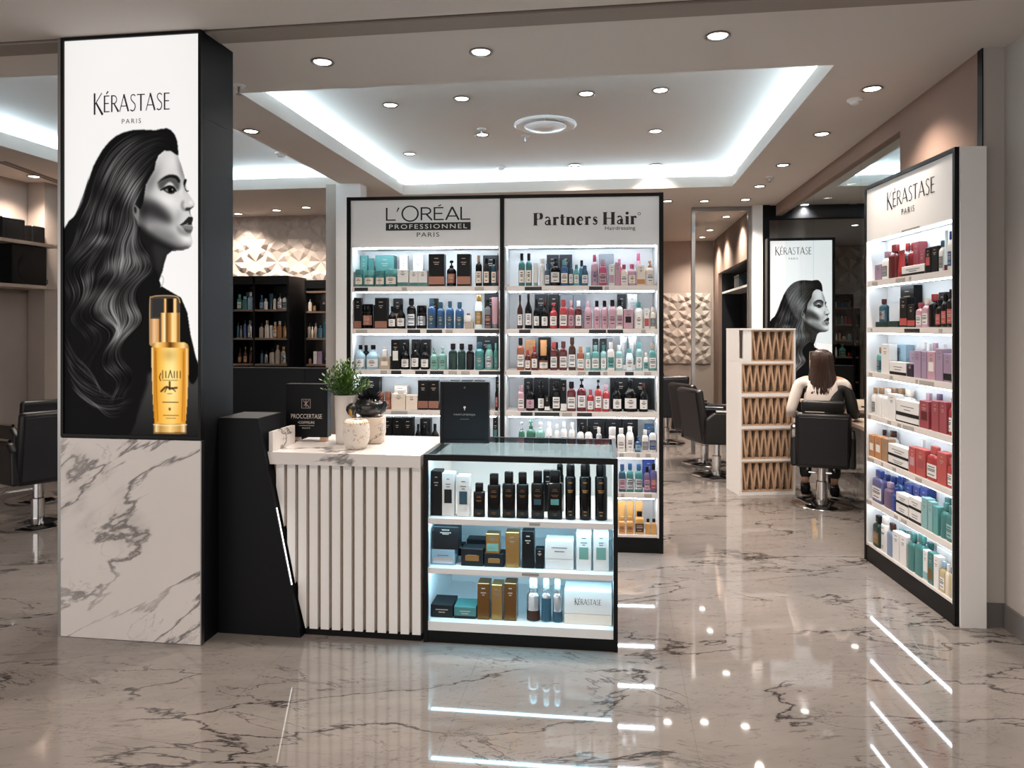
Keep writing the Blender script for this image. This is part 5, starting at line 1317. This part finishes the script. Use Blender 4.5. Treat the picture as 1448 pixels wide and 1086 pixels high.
for p, q in (((0, -.018), (0, .020)), ((-.014, .016), (.018, -.020)), ((.016, .018), (-.012, -.012))): stroke_quads(em, [p, q], .0036, .0036, T)
em.obj('emblem', mat('emblem rose', '#b89c92', rough=.4), sg)
text_obj('lettering', 'PROCCERTASE', sg, face_M(0, -.0012, hh - .172), width=w * .74, height=.024, m=INKW)
text_obj('lettering', '•COIFFEURS', sg, face_M(-.002, -.0012, hh - .205), width=w * .40, height=.013, m=INKW)
MB().box(-.042, .042, -.0012, 0, hh - .2225, hh - .221).obj('lettering', INKW, sg)
text_obj('lettering', 'BEAUTÉ', sg, face_M(-.002, -.0012, hh - .234), width=w * .19, height=.007, m=INKW)
# framed black display on the showcase
d, w, hh = front_at(622, 692, 540, 628, CH)
s2 = empty('framed_display', (d.x, d.y, CH), R(3), 'black framed display box standing on the glass showcase top', 'sign')
MB().bev(-w / 2, w / 2, 0, .045, .006, hh, .002).obj('display_case', BLACKS, s2)
fm2 = MB()
for b in ((-w / 2, w / 2, .006, .022), (-w / 2, w / 2, hh - .016, hh), (-w / 2, -w / 2 + .014, .022, hh - .016), (w / 2 - .014, w / 2, .022, hh - .016)): fm2.box(b[0], b[1], -.006, -.0002, b[2], b[3])
fm2.obj('frame', BLACKM, s2)
for x in (-w * .42, w * .34): MB().box(x, x + .025, .004, .04, 0, .0055).obj('foot', STEEL, s2)
GR = mat('grey lettering', '#8a8683')
text_obj('lettering', 'PARFUMEREJA', s2, face_M(0, -.0012, hh * .47), width=w * .44, height=.012, m=GR)
text_obj('lettering', 'premium', s2, face_M(0, -.0012, hh * .40), width=w * .17, height=.006, m=GR)
MB().lathe([(.0001, 0), (.006, 0), (.006, .0012), (.0001, .0012)], 16, M=face_M(0, 0, hh * .59)).box(-.0015, .0015, -.0012, 0, hh * .545, hh * .585).obj('emblem', INKW, s2)
text_obj('lettering', 'G', s2, face_M(0, -.0012, hh * .91), height=.009, m=GR)
# tall white pot with the green plant
CER = mat('white ceramic', '#ded7d0', rough=.35)
d, w, hh = front_at(471, 501, 559, 627, TOPH)
vz = empty('potted_plant', (d.x, d.y + .035, TOPH), 0, 'bushy green plant in a tall white pot on the marble counter', 'potted plant')
r = w / 2
MB().lathe([(r * .92, 0), (r * .95, .004), (r * 1.04, hh * .6), (r * 1.08, hh), (r * .98, hh), (r * .94, hh - .02), (0, hh - .02)], 28).obj('pot', CER, vz)
LEAF = mat('green leaves', '#4a6b24', rough=.45); LEAF2 = mat('dark green leaves', '#2b4a1c', rough=.5)
rr = random.Random(5)
def foliage(n, m, seed, nm):
    rr = random.Random(seed); mb = MB()
    for i in range(n):
        a = rr.uniform(0, 6.283); ti = rr.uniform(0, 1.25); ln = rr.uniform(.09, .20) * (1 - .22 * ti)
        d = Vector((math.cos(a) * math.sin(ti), math.sin(a) * math.sin(ti), math.cos(ti)))
        o = Vector((d.x * .02, d.y * .02, hh - .015)); tip = o + d * ln + Vector((0, 0, .01))
        mb.tube([o, (o + tip) / 2 + Vector((0, 0, .008)), tip], [.0012, .001, .0006], 5)
        for j in range(11):
            f = .25 + .75 * j / 10; q = o.lerp(tip, f); b = a + j * 2.4 + rr.uniform(-.3, .3)
            ld = (d * .9 + Vector((math.cos(b), math.sin(b), rr.uniform(-.1, .5))) * .75).normalized(); L_ = rr.uniform(.018, .030); s = ld.cross(Vector((rr.uniform(-.4, .4), rr.uniform(-.4, .4), 1))).normalized() * L_ * .21
            mb.add([q, q + ld * L_ * .45 + s, q + ld * L_, q + ld * L_ * .45 - s], [(0, 1, 2, 3)])
    return mb.obj(nm, m, vz)
foliage(85, LEAF, 5, 'foliage'); foliage(60, LEAF2, 8, 'inner_foliage')
MB().lathe([(0, hh - .019), (r * .93, hh - .018)], 20, caps=False).obj('soil', mat('dark soil', '#1d1712', rough=.9), vz)
# speckled round pot
SPK = mat('speckled stone glaze', '#d6cdc4', rough=.6)
def speck(m, dark, sc, th):
    b = m.node_tree.nodes['Principled BSDF']; v = coords(m)
    f = ramp(m, noise(m, v, sc, 4, .7, .8), th, th + .06); g = ramp(m, noise(m, coords(m, loc=(4, 2, 1)), sc * .4, 3), .58, .66)
    L(m, mixc(m, g, mixc(m, f, lin('#d6cdc4'), lin(dark)), lin('#c2ab92')), b.inputs['Base Color'])
speck(SPK, '#57504a', 60, .60)
d, w, hh = front_at(485, 523, 593, 634, TOPH)
sp = empty('speckled_pot', (d.x, d.y, TOPH), 0, 'small round speckled stone pot in front on the marble counter', 'pot')
r = w / 2
MB().lathe([(r * .62, 0), (r * .70, .003), (r * .93, hh * .25), (r * 1.0, hh * .55), (r * .93, hh * .85), (r * .78, hh * .985), (r * .72, hh), (r * .60, hh), (r * .58, hh - .01), (0, hh - .012)], 36).obj('pot_body', SPK, sp)
rimd = MB()
for i in range(26):
    a = i / 26 * 6.283; rimd.lathe([(.0001, -.004), (.0045, 0), (.0001, .004)], 8, c=(r * .90 * math.cos(a), r * .90 * math.sin(a), hh * .90))
rimd.obj('beaded_band', mat('ochre beads', '#b09068', rough=.6), sp)
# square marble pot and the black feathered ornament
d2, w2, h2 = front_at(508, 542, 590, 627, TOPH)
q = empty('square_pot', (d2.x - .004, d2.y + .035, TOPH), R(8), 'small square marble pot behind the round speckled pot', 'pot')
MB().lathe([(.80, 0), (.86, .004), (1.0, .05), (1.0, h2 - .004), (.96, h2), (.82, h2), (.80, h2 - .012), (0, h2 - .012)], 40, n=7, a=w2 / 2, b=w2 / 2).obj('pot_body', marble_white('beige swirl marble', '#c4b6a8', '#75695e', sc=6, rough=.4), q)
BF = mat('black glazed feathers', '#0e0e10', rough=.28, coat=.3)
ob = empty('black_bird_ornament', (q.location.x - .022, q.location.y - .005, TOPH + h2 + .001), 0, 'black feathered bird ornament with gold beak on the square pot', 'ornament')
bd = MB()
bd.lathe([(0, 0), (.034, 0), (.057, .016), (.070, .042), (.066, .070), (.048, .088), (.02, .098), (0, .10)], 28, a=1.18, b=.95)
bd.lathe([(0, -.034), (.020, -.028), (.031, -.006), (.028, .014), (.014, .028), (0, .032)], 20, c=(-.062, -.078, .046))
bd.tube([(-.035, -.02, .042), (-.05, -.05, .046), (-.062, -.074, .046)], [.03, .028, .022], 12)
bd.tube([(.06, 0, .03), (.082, 0, .04), (.092, 0, .062), (.088, 0, .082)], [.022, .017, .014, .008], 12)
bd.obj('body', BF, ob)
fe = MB(); rr = random.Random(12)
for i in range(150):
    a = rr.uniform(0, 6.283); ti = rr.uniform(.0, 1.15); ln = rr.uniform(.03, .066); dd = Vector((math.cos(a) * math.sin(ti), math.sin(a) * math.sin(ti) * .9, math.cos(ti)))
    o = Vector((dd.x * .046, dd.y * .04, .078 + rr.uniform(-.01, .012))); s = dd.cross(Vector((.3, .5, .2))).normalized() * .0045
    fe.add([o - s * .5, o + s * .5, o + dd * ln * .5 + s, o + dd * ln, o + dd * ln * .5 - s], [(0, 1, 2, 3, 4)])
fe.obj('feathers', BF, ob)
MB().tube([(-.062, -.100, .040), (-.056, -.112, .022), (-.044, -.112, .002)], [.011, .009, .002], 10).obj('beak', mat('gold glaze', '#a9793a', rough=.3, metal=.7), ob)

# ---------------------------------------------------------------- salon chairs
def chair(name, loc, rz, label, w=.50, pad=False, bh=.42):
    e = empty(name, (loc[0], loc[1], 0), rz, label, 'salon chair', 'black salon chairs')
    Tb = Matrix.Translation((0, -.23, .47)) @ Matrix.Rotation(R(9), 4, 'X')
    MB().bev(-w / 2 + .055, w / 2 - .055, -.22, .26, .40, .52, .035, seg=3).obj('seat', LEATH, e)
    bk = MB(); bk.bev(-w / 2 + .03, w / 2 - .03, -.045, .035, -.12, bh, .03, Tb, 3)
    bo = bk.obj('backrest', LEATH, e)
    MB().bev(-w / 2 + .06, w / 2 - .06, -.05, -.0455, -.08, bh - .03, .002, Tb, 1).obj('back_shell', DARK, bo)
    if pad: MB().bev(-w / 2 + .075, w / 2 - .075, -.03, .03, .35, .44, .022, Tb, 3).obj('head_pad', LEATH, e)
    for s in (-1, 1):
        x0, x1 = (w / 2 - .05, w / 2 + .005) if s > 0 else (-w / 2 - .005, -w / 2 + .05)
        a = MB().prism([(-.27, .36), (.18, .33), (.25, .42), (.23, .64), (-.16, .66), (-.25, .60)], x0, x1, 'x').obj('armrest', LEATH, e)
        m = a.modifiers.new('soft edge', 'BEVEL'); m.width = .018; m.segments = 3
        MB().tube([(s * (w / 2 - .022), -.14, .672), (s * (w / 2 - .022), .20, .652)], .012, 8).obj('arm_rail', CHROME, a)
    MB().box(-.09, .09, -.1, .1, .36, .399).obj('seat_bracket', STEEL, e)
    MB().lathe([(.045, .05), (.045, .20), (.032, .205), (.032, .36)], 20).obj('hydraulic_column', CHROME, e)
    MB().lathe([(.24, 0), (.245, .008), (.235, .018), (.12, .036), (.06, .05), (0, .05)], 40).obj('base_disc', CHROME, e)
    MB().tube([(-.10, .08, .37), (-.11, .30, .24), (-.13, .38, .20), (.13, .38, .20), (.11, .30, .24), (.10, .08, .37)], .011, 8).obj('footrest', CHROME, e)
    return e
GX, GY = 1.73, 6.44
chair('salon_chair', (GX, GY), R(-13), 'black salon chair the long-haired woman sits in', .48, bh=.34, pad=True)
chair('salon_chair', (1.02, 7.56), R(-68), 'nearest black salon chair behind the lattice cabinet')
chair('salon_chair', (.98, 8.22), R(-60), 'black salon chair just behind the one beside the lattice cabinet')
chair('salon_chair', (.86, 10.7), R(-70), 'far black salon chair against the wall beyond the product wall')
chair('salon_chair', (.66, 9.6), R(10), 'black salon chair half hidden by the product wall edge')
chair('salon_chair', (-4.34, 4.98), R(60), 'black salon chair with chrome base directly left of the pillar')
chair('salon_chair', (-4.98, 5.72), R(58), 'black salon chair at the far left edge by the wall')

# ---------------------------------------------------------------- desks and what stands on them
desk('styling_desk', 1.935, 2.62, 5.55, 6.62, .715, 'pale topped desk at the right hand of the seated woman', legs=((1, 0), (1, 1)), under=(.16, .20))
desk('styling_desk', 1.93, 2.9, 7.0, 8.0, .745, 'dark legged desk with two monitors behind the seated woman')
desk('styling_desk', 1.30, 1.62, 7.30, 8.6, .74, 'pale topped desk behind the lattice cabinet', legs=((1, 0), (1, 1)))
desk('styling_desk', -5.44, -4.95, 6.9, 7.9, .80, 'pale topped desk in the far left salon corner')
def monitor(loc, rz, w, h, label, tilt=0):
    e = empty('computer_monitor', loc, rz, label, 'monitor')
    MB().bev(-w / 2, w / 2, -.02, .02, .08, .08 + h, .006).obj('screen_housing', BLACKM, e)
    MB().box(-.02, .02, -.012, .012, .012, .0795).obj('stand_neck', BLACKM, e); MB().bev(-.1, .1, -.08, .08, 0, .012, .003).obj('stand_foot', BLACKM, e)
m1 = at_Y(1193, 540, 7.25); m2 = at_Y(1216, 540, 7.1)
monitor((m1.x, 7.30, .7455), R(-8), .21, .31, 'black monitor on the desk behind the seated woman')
monitor((m2.x + .16, 7.16, .7455), R(-60), .26, .30, 'turned black monitor beside the right display unit')
m3 = at_Y(993, 535, 8.45)
monitor((1.45, 8.3, .7405), R(30), .30, .30, 'black monitor on the desk behind the lattice cabinet')
# small things on the rear desk
rr = random.Random(3)
DF = Frame((1.93, 7.0), 0)
for i, (px, c, k, lb) in enumerate(((1190, 'copper', 'j', 'small copper jar on the desk by the monitors'), (1196, 'silver', 'r', 'small silver bottle on the desk by the monitors'), (1203, 'white', 'j', 'small white jar on the desk by the monitors'))):
    q = at_Y(px, 570, 7.06)
    parts = product_parts(k, .045, .045, .07 + .02 * (i == 1), c, 'grey', '')
    o = link(KN[k][0], parts[0][1], None, (q.x, 7.07, .7456), 0); tag(o, lb, KN[k][2], 'small things on the rear desk')
    for nm, me in parts[1:]: link(nm, me, o)
hd = empty('hair_dryer', (2.28, 6.42, .7155), R(20), 'silver hair dryer lying on the pale desk', 'hair dryer')
MB().lathe([(.028, -.09), (.036, -.05), (.038, .03), (.03, .07), (.022, .075)], 18, M=Matrix.Translation((0, 0, .0385)) @ Matrix.Rotation(R(90), 4, 'X')).obj('barrel', STEEL, hd)
MB().tube([(.02, .0, .03), (.10, .02, .016), (.13, .025, .014)], [.014, .013, .012], 10).obj('handle', BLACKM, hd)
# far left speakers on wall shelves
def wshelf(y0, y1, z, label, x=-5.649, d=.34):
    e = empty('wall_shelf', (x, y0, z), 0, label, 'shelf'); MB().box(0, d, 0, y1 - y0, -.03, 0).obj('board', WOODD, e); MB().box(0, .02, 0, y1 - y0, -.07, -.031).obj('bracket', STEEL, e); return e
zu, zl = at_X(20, 340, -5.4).z, at_X(20, 402, -5.4).z
wshelf(5.2, 6.34, zu, 'upper pale wall shelf on the far left wall'); wshelf(5.2, 6.34, zl, 'lower pale wall shelf on the far left wall')
def speaker(y, z, w, h, d, label):
    e = empty('loudspeaker', (-5.60, y, z + .0005), 0, label, 'loudspeaker'); MB().bev(0, d, -w / 2, w / 2, 0, h, .008).obj('cabinet', BLACKM, e)
    Mx = Matrix.Translation((d, 0, h * .42)) @ Matrix.Rotation(R(90), 4, 'Y')
    MB().lathe([(w * .36, 0), (w * .36, .002), (w * .30, .003), (0, .003)], 20, M=Mx).obj('speaker_cone', BLACKM, e)
ya, yb = at_X(10, 330, -5.45).y, at_X(28, 370, -5.45).y
speaker(ya, zu, .26, .20, .22, 'small black loudspeaker box on the upper left wall shelf')
speaker(at_X(45, 330, -5.45).y + .05, zu, .16, .17, .18, 'smaller black box beside the loudspeaker on the upper shelf')
speaker(yb, zl, .40, .36, .26, 'large black loudspeaker on the lower left wall shelf')
cpp = at_X(53, 398, -5.42)
cu = empty('black_cup', (-5.42, min(6.28, cpp.y + .08), zl + .0005), 0, 'small black cup at the end of the lower wall shelf', 'cup')
MB().lathe([(.024, 0), (.034, .075), (.030, .075), (.021, .006), (0, .006)], 18).obj('cup_body', BLACKM, cu)
MB().tube([(.03, 0, .06), (.052, 0, .055), (.05, 0, .025), (.027, 0, .02)], .004, 6).obj('handle', BLACKM, cu)
# niche behind the framed opening
ns = empty('niche_shelf', (1.661, 9.21, 0), 0, 'long shelf in the dark niche behind the framed glass', 'shelf')
nz = at_X(1040, 405, 1.6).z
MB().box(0, .288, 0, 2.48, nz - .03, nz).obj('board', SHELFM, ns)
nb = empty('storage_box', (1.77, at_X(1048, 395, 1.72).y, nz + .0005), 0, 'dark blue storage box on the niche shelf', 'box')
MB().bev(-.11, .11, -.2, .2, 0, .14, .005).obj('box_body', mat('dark blue box', '#1e2a33', rough=.4), nb); MB().bev(-.115, .115, -.205, .205, .1405, .165, .004).obj('lid', mat('dark blue box', '#1e2a33'), nb)

# ---------------------------------------------------------------- the seated woman
def skin_mesh(chains, sub=2):
    """one continuous surface grown on joined chains; chains = lists of (point, radius); a chain starting with an int index joins there"""
    vs, es, rs = [], [], []
    for ch in chains:
        prev = None
        for it in ch:
            if isinstance(it, int): prev = it; continue
            vs.append(it[0]); rs.append(it[1]); i = len(vs) - 1
            if prev is not None: es.append((prev, i))
            prev = i
    me = bpy.data.meshes.new('figure'); me.from_pydata(vs, es, []); o = bpy.data.objects.new('figure', me); COL.objects.link(o)
    m = o.modifiers.new('skin', 'SKIN'); m.use_smooth_shade = True
    for i, r in enumerate(rs):
        r = r if isinstance(r, tuple) else (r, r); me.skin_vertices[0].data[i].radius = r
    me.skin_vertices[0].data[0].use_root = True
    s = o.modifiers.new('sub', 'SUBSURF'); s.levels = sub; s.render_levels = sub
    dg = bpy.context.evaluated_depsgraph_get(); out = bpy.data.meshes.new_from_object(o.evaluated_get(dg)); bpy.data.objects.remove(o)
    for p in out.polygons: p.use_smooth = True
    return out
def woman():
    e = empty('seated_woman', (GX, GY, 0), R(-13), 'woman with long brown hair in white blouse, seated in a black chair', 'person')
    SK = mat('skin', '#c79a82', rough=.5); BL = mat('off white blouse', '#d6cbc4', rough=.8); JK = mat('black jacket', '#101012', rough=.7); TR = mat('black trousers', '#0c0c0e', rough=.75)
    HR = mat('long brown hair', '#3a2015', rough=.42); 
    b = HR.node_tree.nodes['Principled BSDF']; f = noise(HR, coords(HR, (90, 90, 5)), 1.4, 3); L(HR, mixc(HR, f, lin('#150a06'), lin('#3d2417')), b.inputs['Base Color'])
    # joints (local: she faces +y, x to her right)
    hip, wai, che, nck = (0, -.06, .56), (0, -.09, .72), (0, -.08, .93), (0, -.055, 1.09)
    LS, LE, LW = (-.175, -.07, 1.035), (-.245, -.10, .79), (-.20, .12, .735)
    RS, RE, RW_ = (.175, -.07, 1.035), (.23, -.08, .80), (.255, .13, .762)
    body = skin_mesh([[(hip, (.145, .11)), (wai, (.115, .085)), (che, (.145, .10)), ((0, -.065, 1.04), (.085, .07)), (nck, .05), ((0, -.045, 1.13), .048), ((0, -.035, 1.185), (.070, .085)), ((0, -.03, 1.235), (.072, .092)), ((0, -.035, 1.28), (.05, .06))],
        [3, (LS, .052), (LE, .040), (LW, .027)], [3, (RS, .052), (RE, .040), (RW_, .027)],
        [0, ((-.10, .06, .575), .08), ((-.12, .38, .58), .062), ((-.12, .42, .30), .048), ((-.12, .40, .12), .034), ((-.12, .50, .075), .026)],
        [0, ((.10, .06, .575), .08), ((.12, .38, .58), .062), ((.12, .42, .30), .048), ((.12, .40, .12), .034), ((.12, .50, .075), .026)]])
    body.name = 'body'; body.materials.clear(); body.materials.append(SK); bo = link('body', body, e)
    # hands: palm, four fingers, thumb
    for sx, Wp in ((-1, LW), (1, RW_)):
        W0 = Vector(Wp); ch = [[(tuple(W0), .024), (tuple(W0 + Vector((0, .045, -.004))), (.034, .018)), (tuple(W0 + Vector((0, .085, -.006))), (.036, .015))]]
        for k in range(4):
            x = (-.027 + .018 * k); ln = (.058, .070, .074, .060)[k]; bb = W0 + Vector((x, .088, -.006))
            ch.append([2, (tuple(bb), .0090), (tuple(bb + Vector((0, ln * .5, .002))), .0085), (tuple(bb + Vector((0, ln * .8, -.010))), .0078), (tuple(bb + Vector((0, ln, -.022))), .0066)])
        ch.append([1, (tuple(W0 + Vector((-sx * .038, .045, -.008))), .011), (tuple(W0 + Vector((-sx * .052, .075, -.012))), .0095), (tuple(W0 + Vector((-sx * .050, .098, -.018))), .008)])
        hm = skin_mesh(ch, 2); hm.materials.clear(); hm.materials.append(SK); hm.name = 'hand'; link('hand', hm, bo)
    # clothes
    bl = skin_mesh([[((0, -.075, .66), (.145, .115)), (wai, (.135, .105)), (che, (.165, .12)), ((0, -.068, 1.035), (.12, .085)), ((0, -.06, 1.075), (.07, .062))], [3, (LS, .056), ((-.215, -.09, .90), .048), (LE, .045), ((-.22, .03, .755), .038), ((-.203, .10, .738), .036)], [3, (RS, .056), ((.205, -.078, .95), .046)]])
    bl.materials.clear(); bl.materials.append(BL); link('blouse', bl, e)
    jk = skin_mesh([[((.05, -.085, .62), (.12, .125)), ((.055, -.10, .74), (.115, .115)), ((.075, -.085, .90), (.10, .115)), ((.115, -.075, .985), (.075, .085))], [3, ((.18, -.075, 1.0), .058), ((.218, -.085, .90), .052), (RE, .050), ((.25, .04, .775), .052), ((.256, .10, .765), .044)]])
    jk.materials.clear(); jk.materials.append(JK); link('jacket', jk, e)
    tr = skin_mesh([[((0, -.05, .57), (.17, .125)), ((0, -.06, .64), (.15, .115))]] + [[0, ((s * .10, .06, .575), .094), ((s * .12, .38, .585), .074), ((s * .12, .425, .30), .060), ((s * .12, .405, .13), .050)] for s in (-1, 1)])
    tr.materials.clear(); tr.materials.append(TR); link('trousers', tr, e)
    for s in (-1, 1): MB().bev(s * .12 - .04, s * .12 + .04, .36, .57, .002, .085, .02, seg=3).obj('shoe', BLACKM, e)
    # face
    hd = (0, -.03, 1.215)
    MB().lathe([(0, -.014), (.010, -.008), (.013, .004), (.006, .022), (0, .024)], 12, c=(0, .062, 1.205)).obj('nose', SK, bo)
    for s in (-1, 1):
        MB().lathe([(0, -.006), (.008, 0), (0, .006)], 12, c=(s * .03, .052, 1.225)).obj('eye', mat('eye', '#e8e4e0', rough=.2), bo)
        MB().lathe([(0, -.022), (.012, -.012), (.016, .004), (.010, .020), (0, .024)], 12, c=(s * .078, -.03, 1.205)).obj('ear', SK, bo)
    MB().bev(-.02, .02, .050, .060, 1.168, 1.180, .004).obj('mouth', mat('lips', '#a0524e', rough=.4), bo)
    # hair: crown and a long fall down the back with soft strand ridges
    hm = MB(); seg = 64; rows = []
    prof = [(1.312, .012, .012, -.035), (1.305, .045, .050, -.036), (1.288, .064, .080, -.040), (1.262, .079, .100, -.044), (1.225, .084, .106, -.048), (1.18, .087, .098, -.056), (1.13, .093, .082, -.072), (1.08, .104, .070, -.090), (1.02, .120, .060, -.106), (.96, .126, .052, -.122), (.92, .108, .040, -.136), (.895, .070, .026, -.146), (.875, .03, .010, -.150)]
    vs = []
    for j, (z, a, bq, cy) in enumerate(prof):
        for i in range(seg):
            t = 2 * math.pi * i / seg
            rip = 1 + (.045 * math.sin(9 * t + z * 7) + .03 * math.sin(17 * t - z * 11)) * min(1, j / 5)
            x = a * rip * math.cos(t); y = cy + bq * rip * math.sin(t)
            if y > cy and j >= 3 and z > 1.12: y = min(y, .005 + .02 * (z > 1.25))
            zz = z + (.03 * math.sin(5 * t) if j > 9 else 0)
            vs.append((x, y, zz))
    n = len(prof)
    hm.add(vs, [(j * seg + i, j * seg + (i + 1) % seg, (j + 1) * seg + (i + 1) % seg, (j + 1) * seg + i) for j in range(n - 1) for i in range(seg)] + [tuple(range(seg)), tuple((n - 1) * seg + i for i in range(seg))], True)
    ho = hm.obj('hair', HR, e)
    rr = random.Random(2); st = MB()
    for i in range(170):
        k_end = rr.randint(9, 13); t = rr.uniform(math.pi * .96, 2.04 * math.pi); pts = []
        for j, (z, a, bq, cy) in enumerate(prof[2:k_end]):
            tt = t + .10 * math.sin(j * .8 + i); pts.append((a * 1.03 * math.cos(tt), cy + bq * 1.05 * math.sin(tt), z + (rr.uniform(-.03, .0) if j == 9 else 0)))
        st.tube(pts, [.0035] * (len(pts) - 2) + [.0025, .0008], 5)
    st.obj('hair_strands', HR, ho)
    return e
woman()
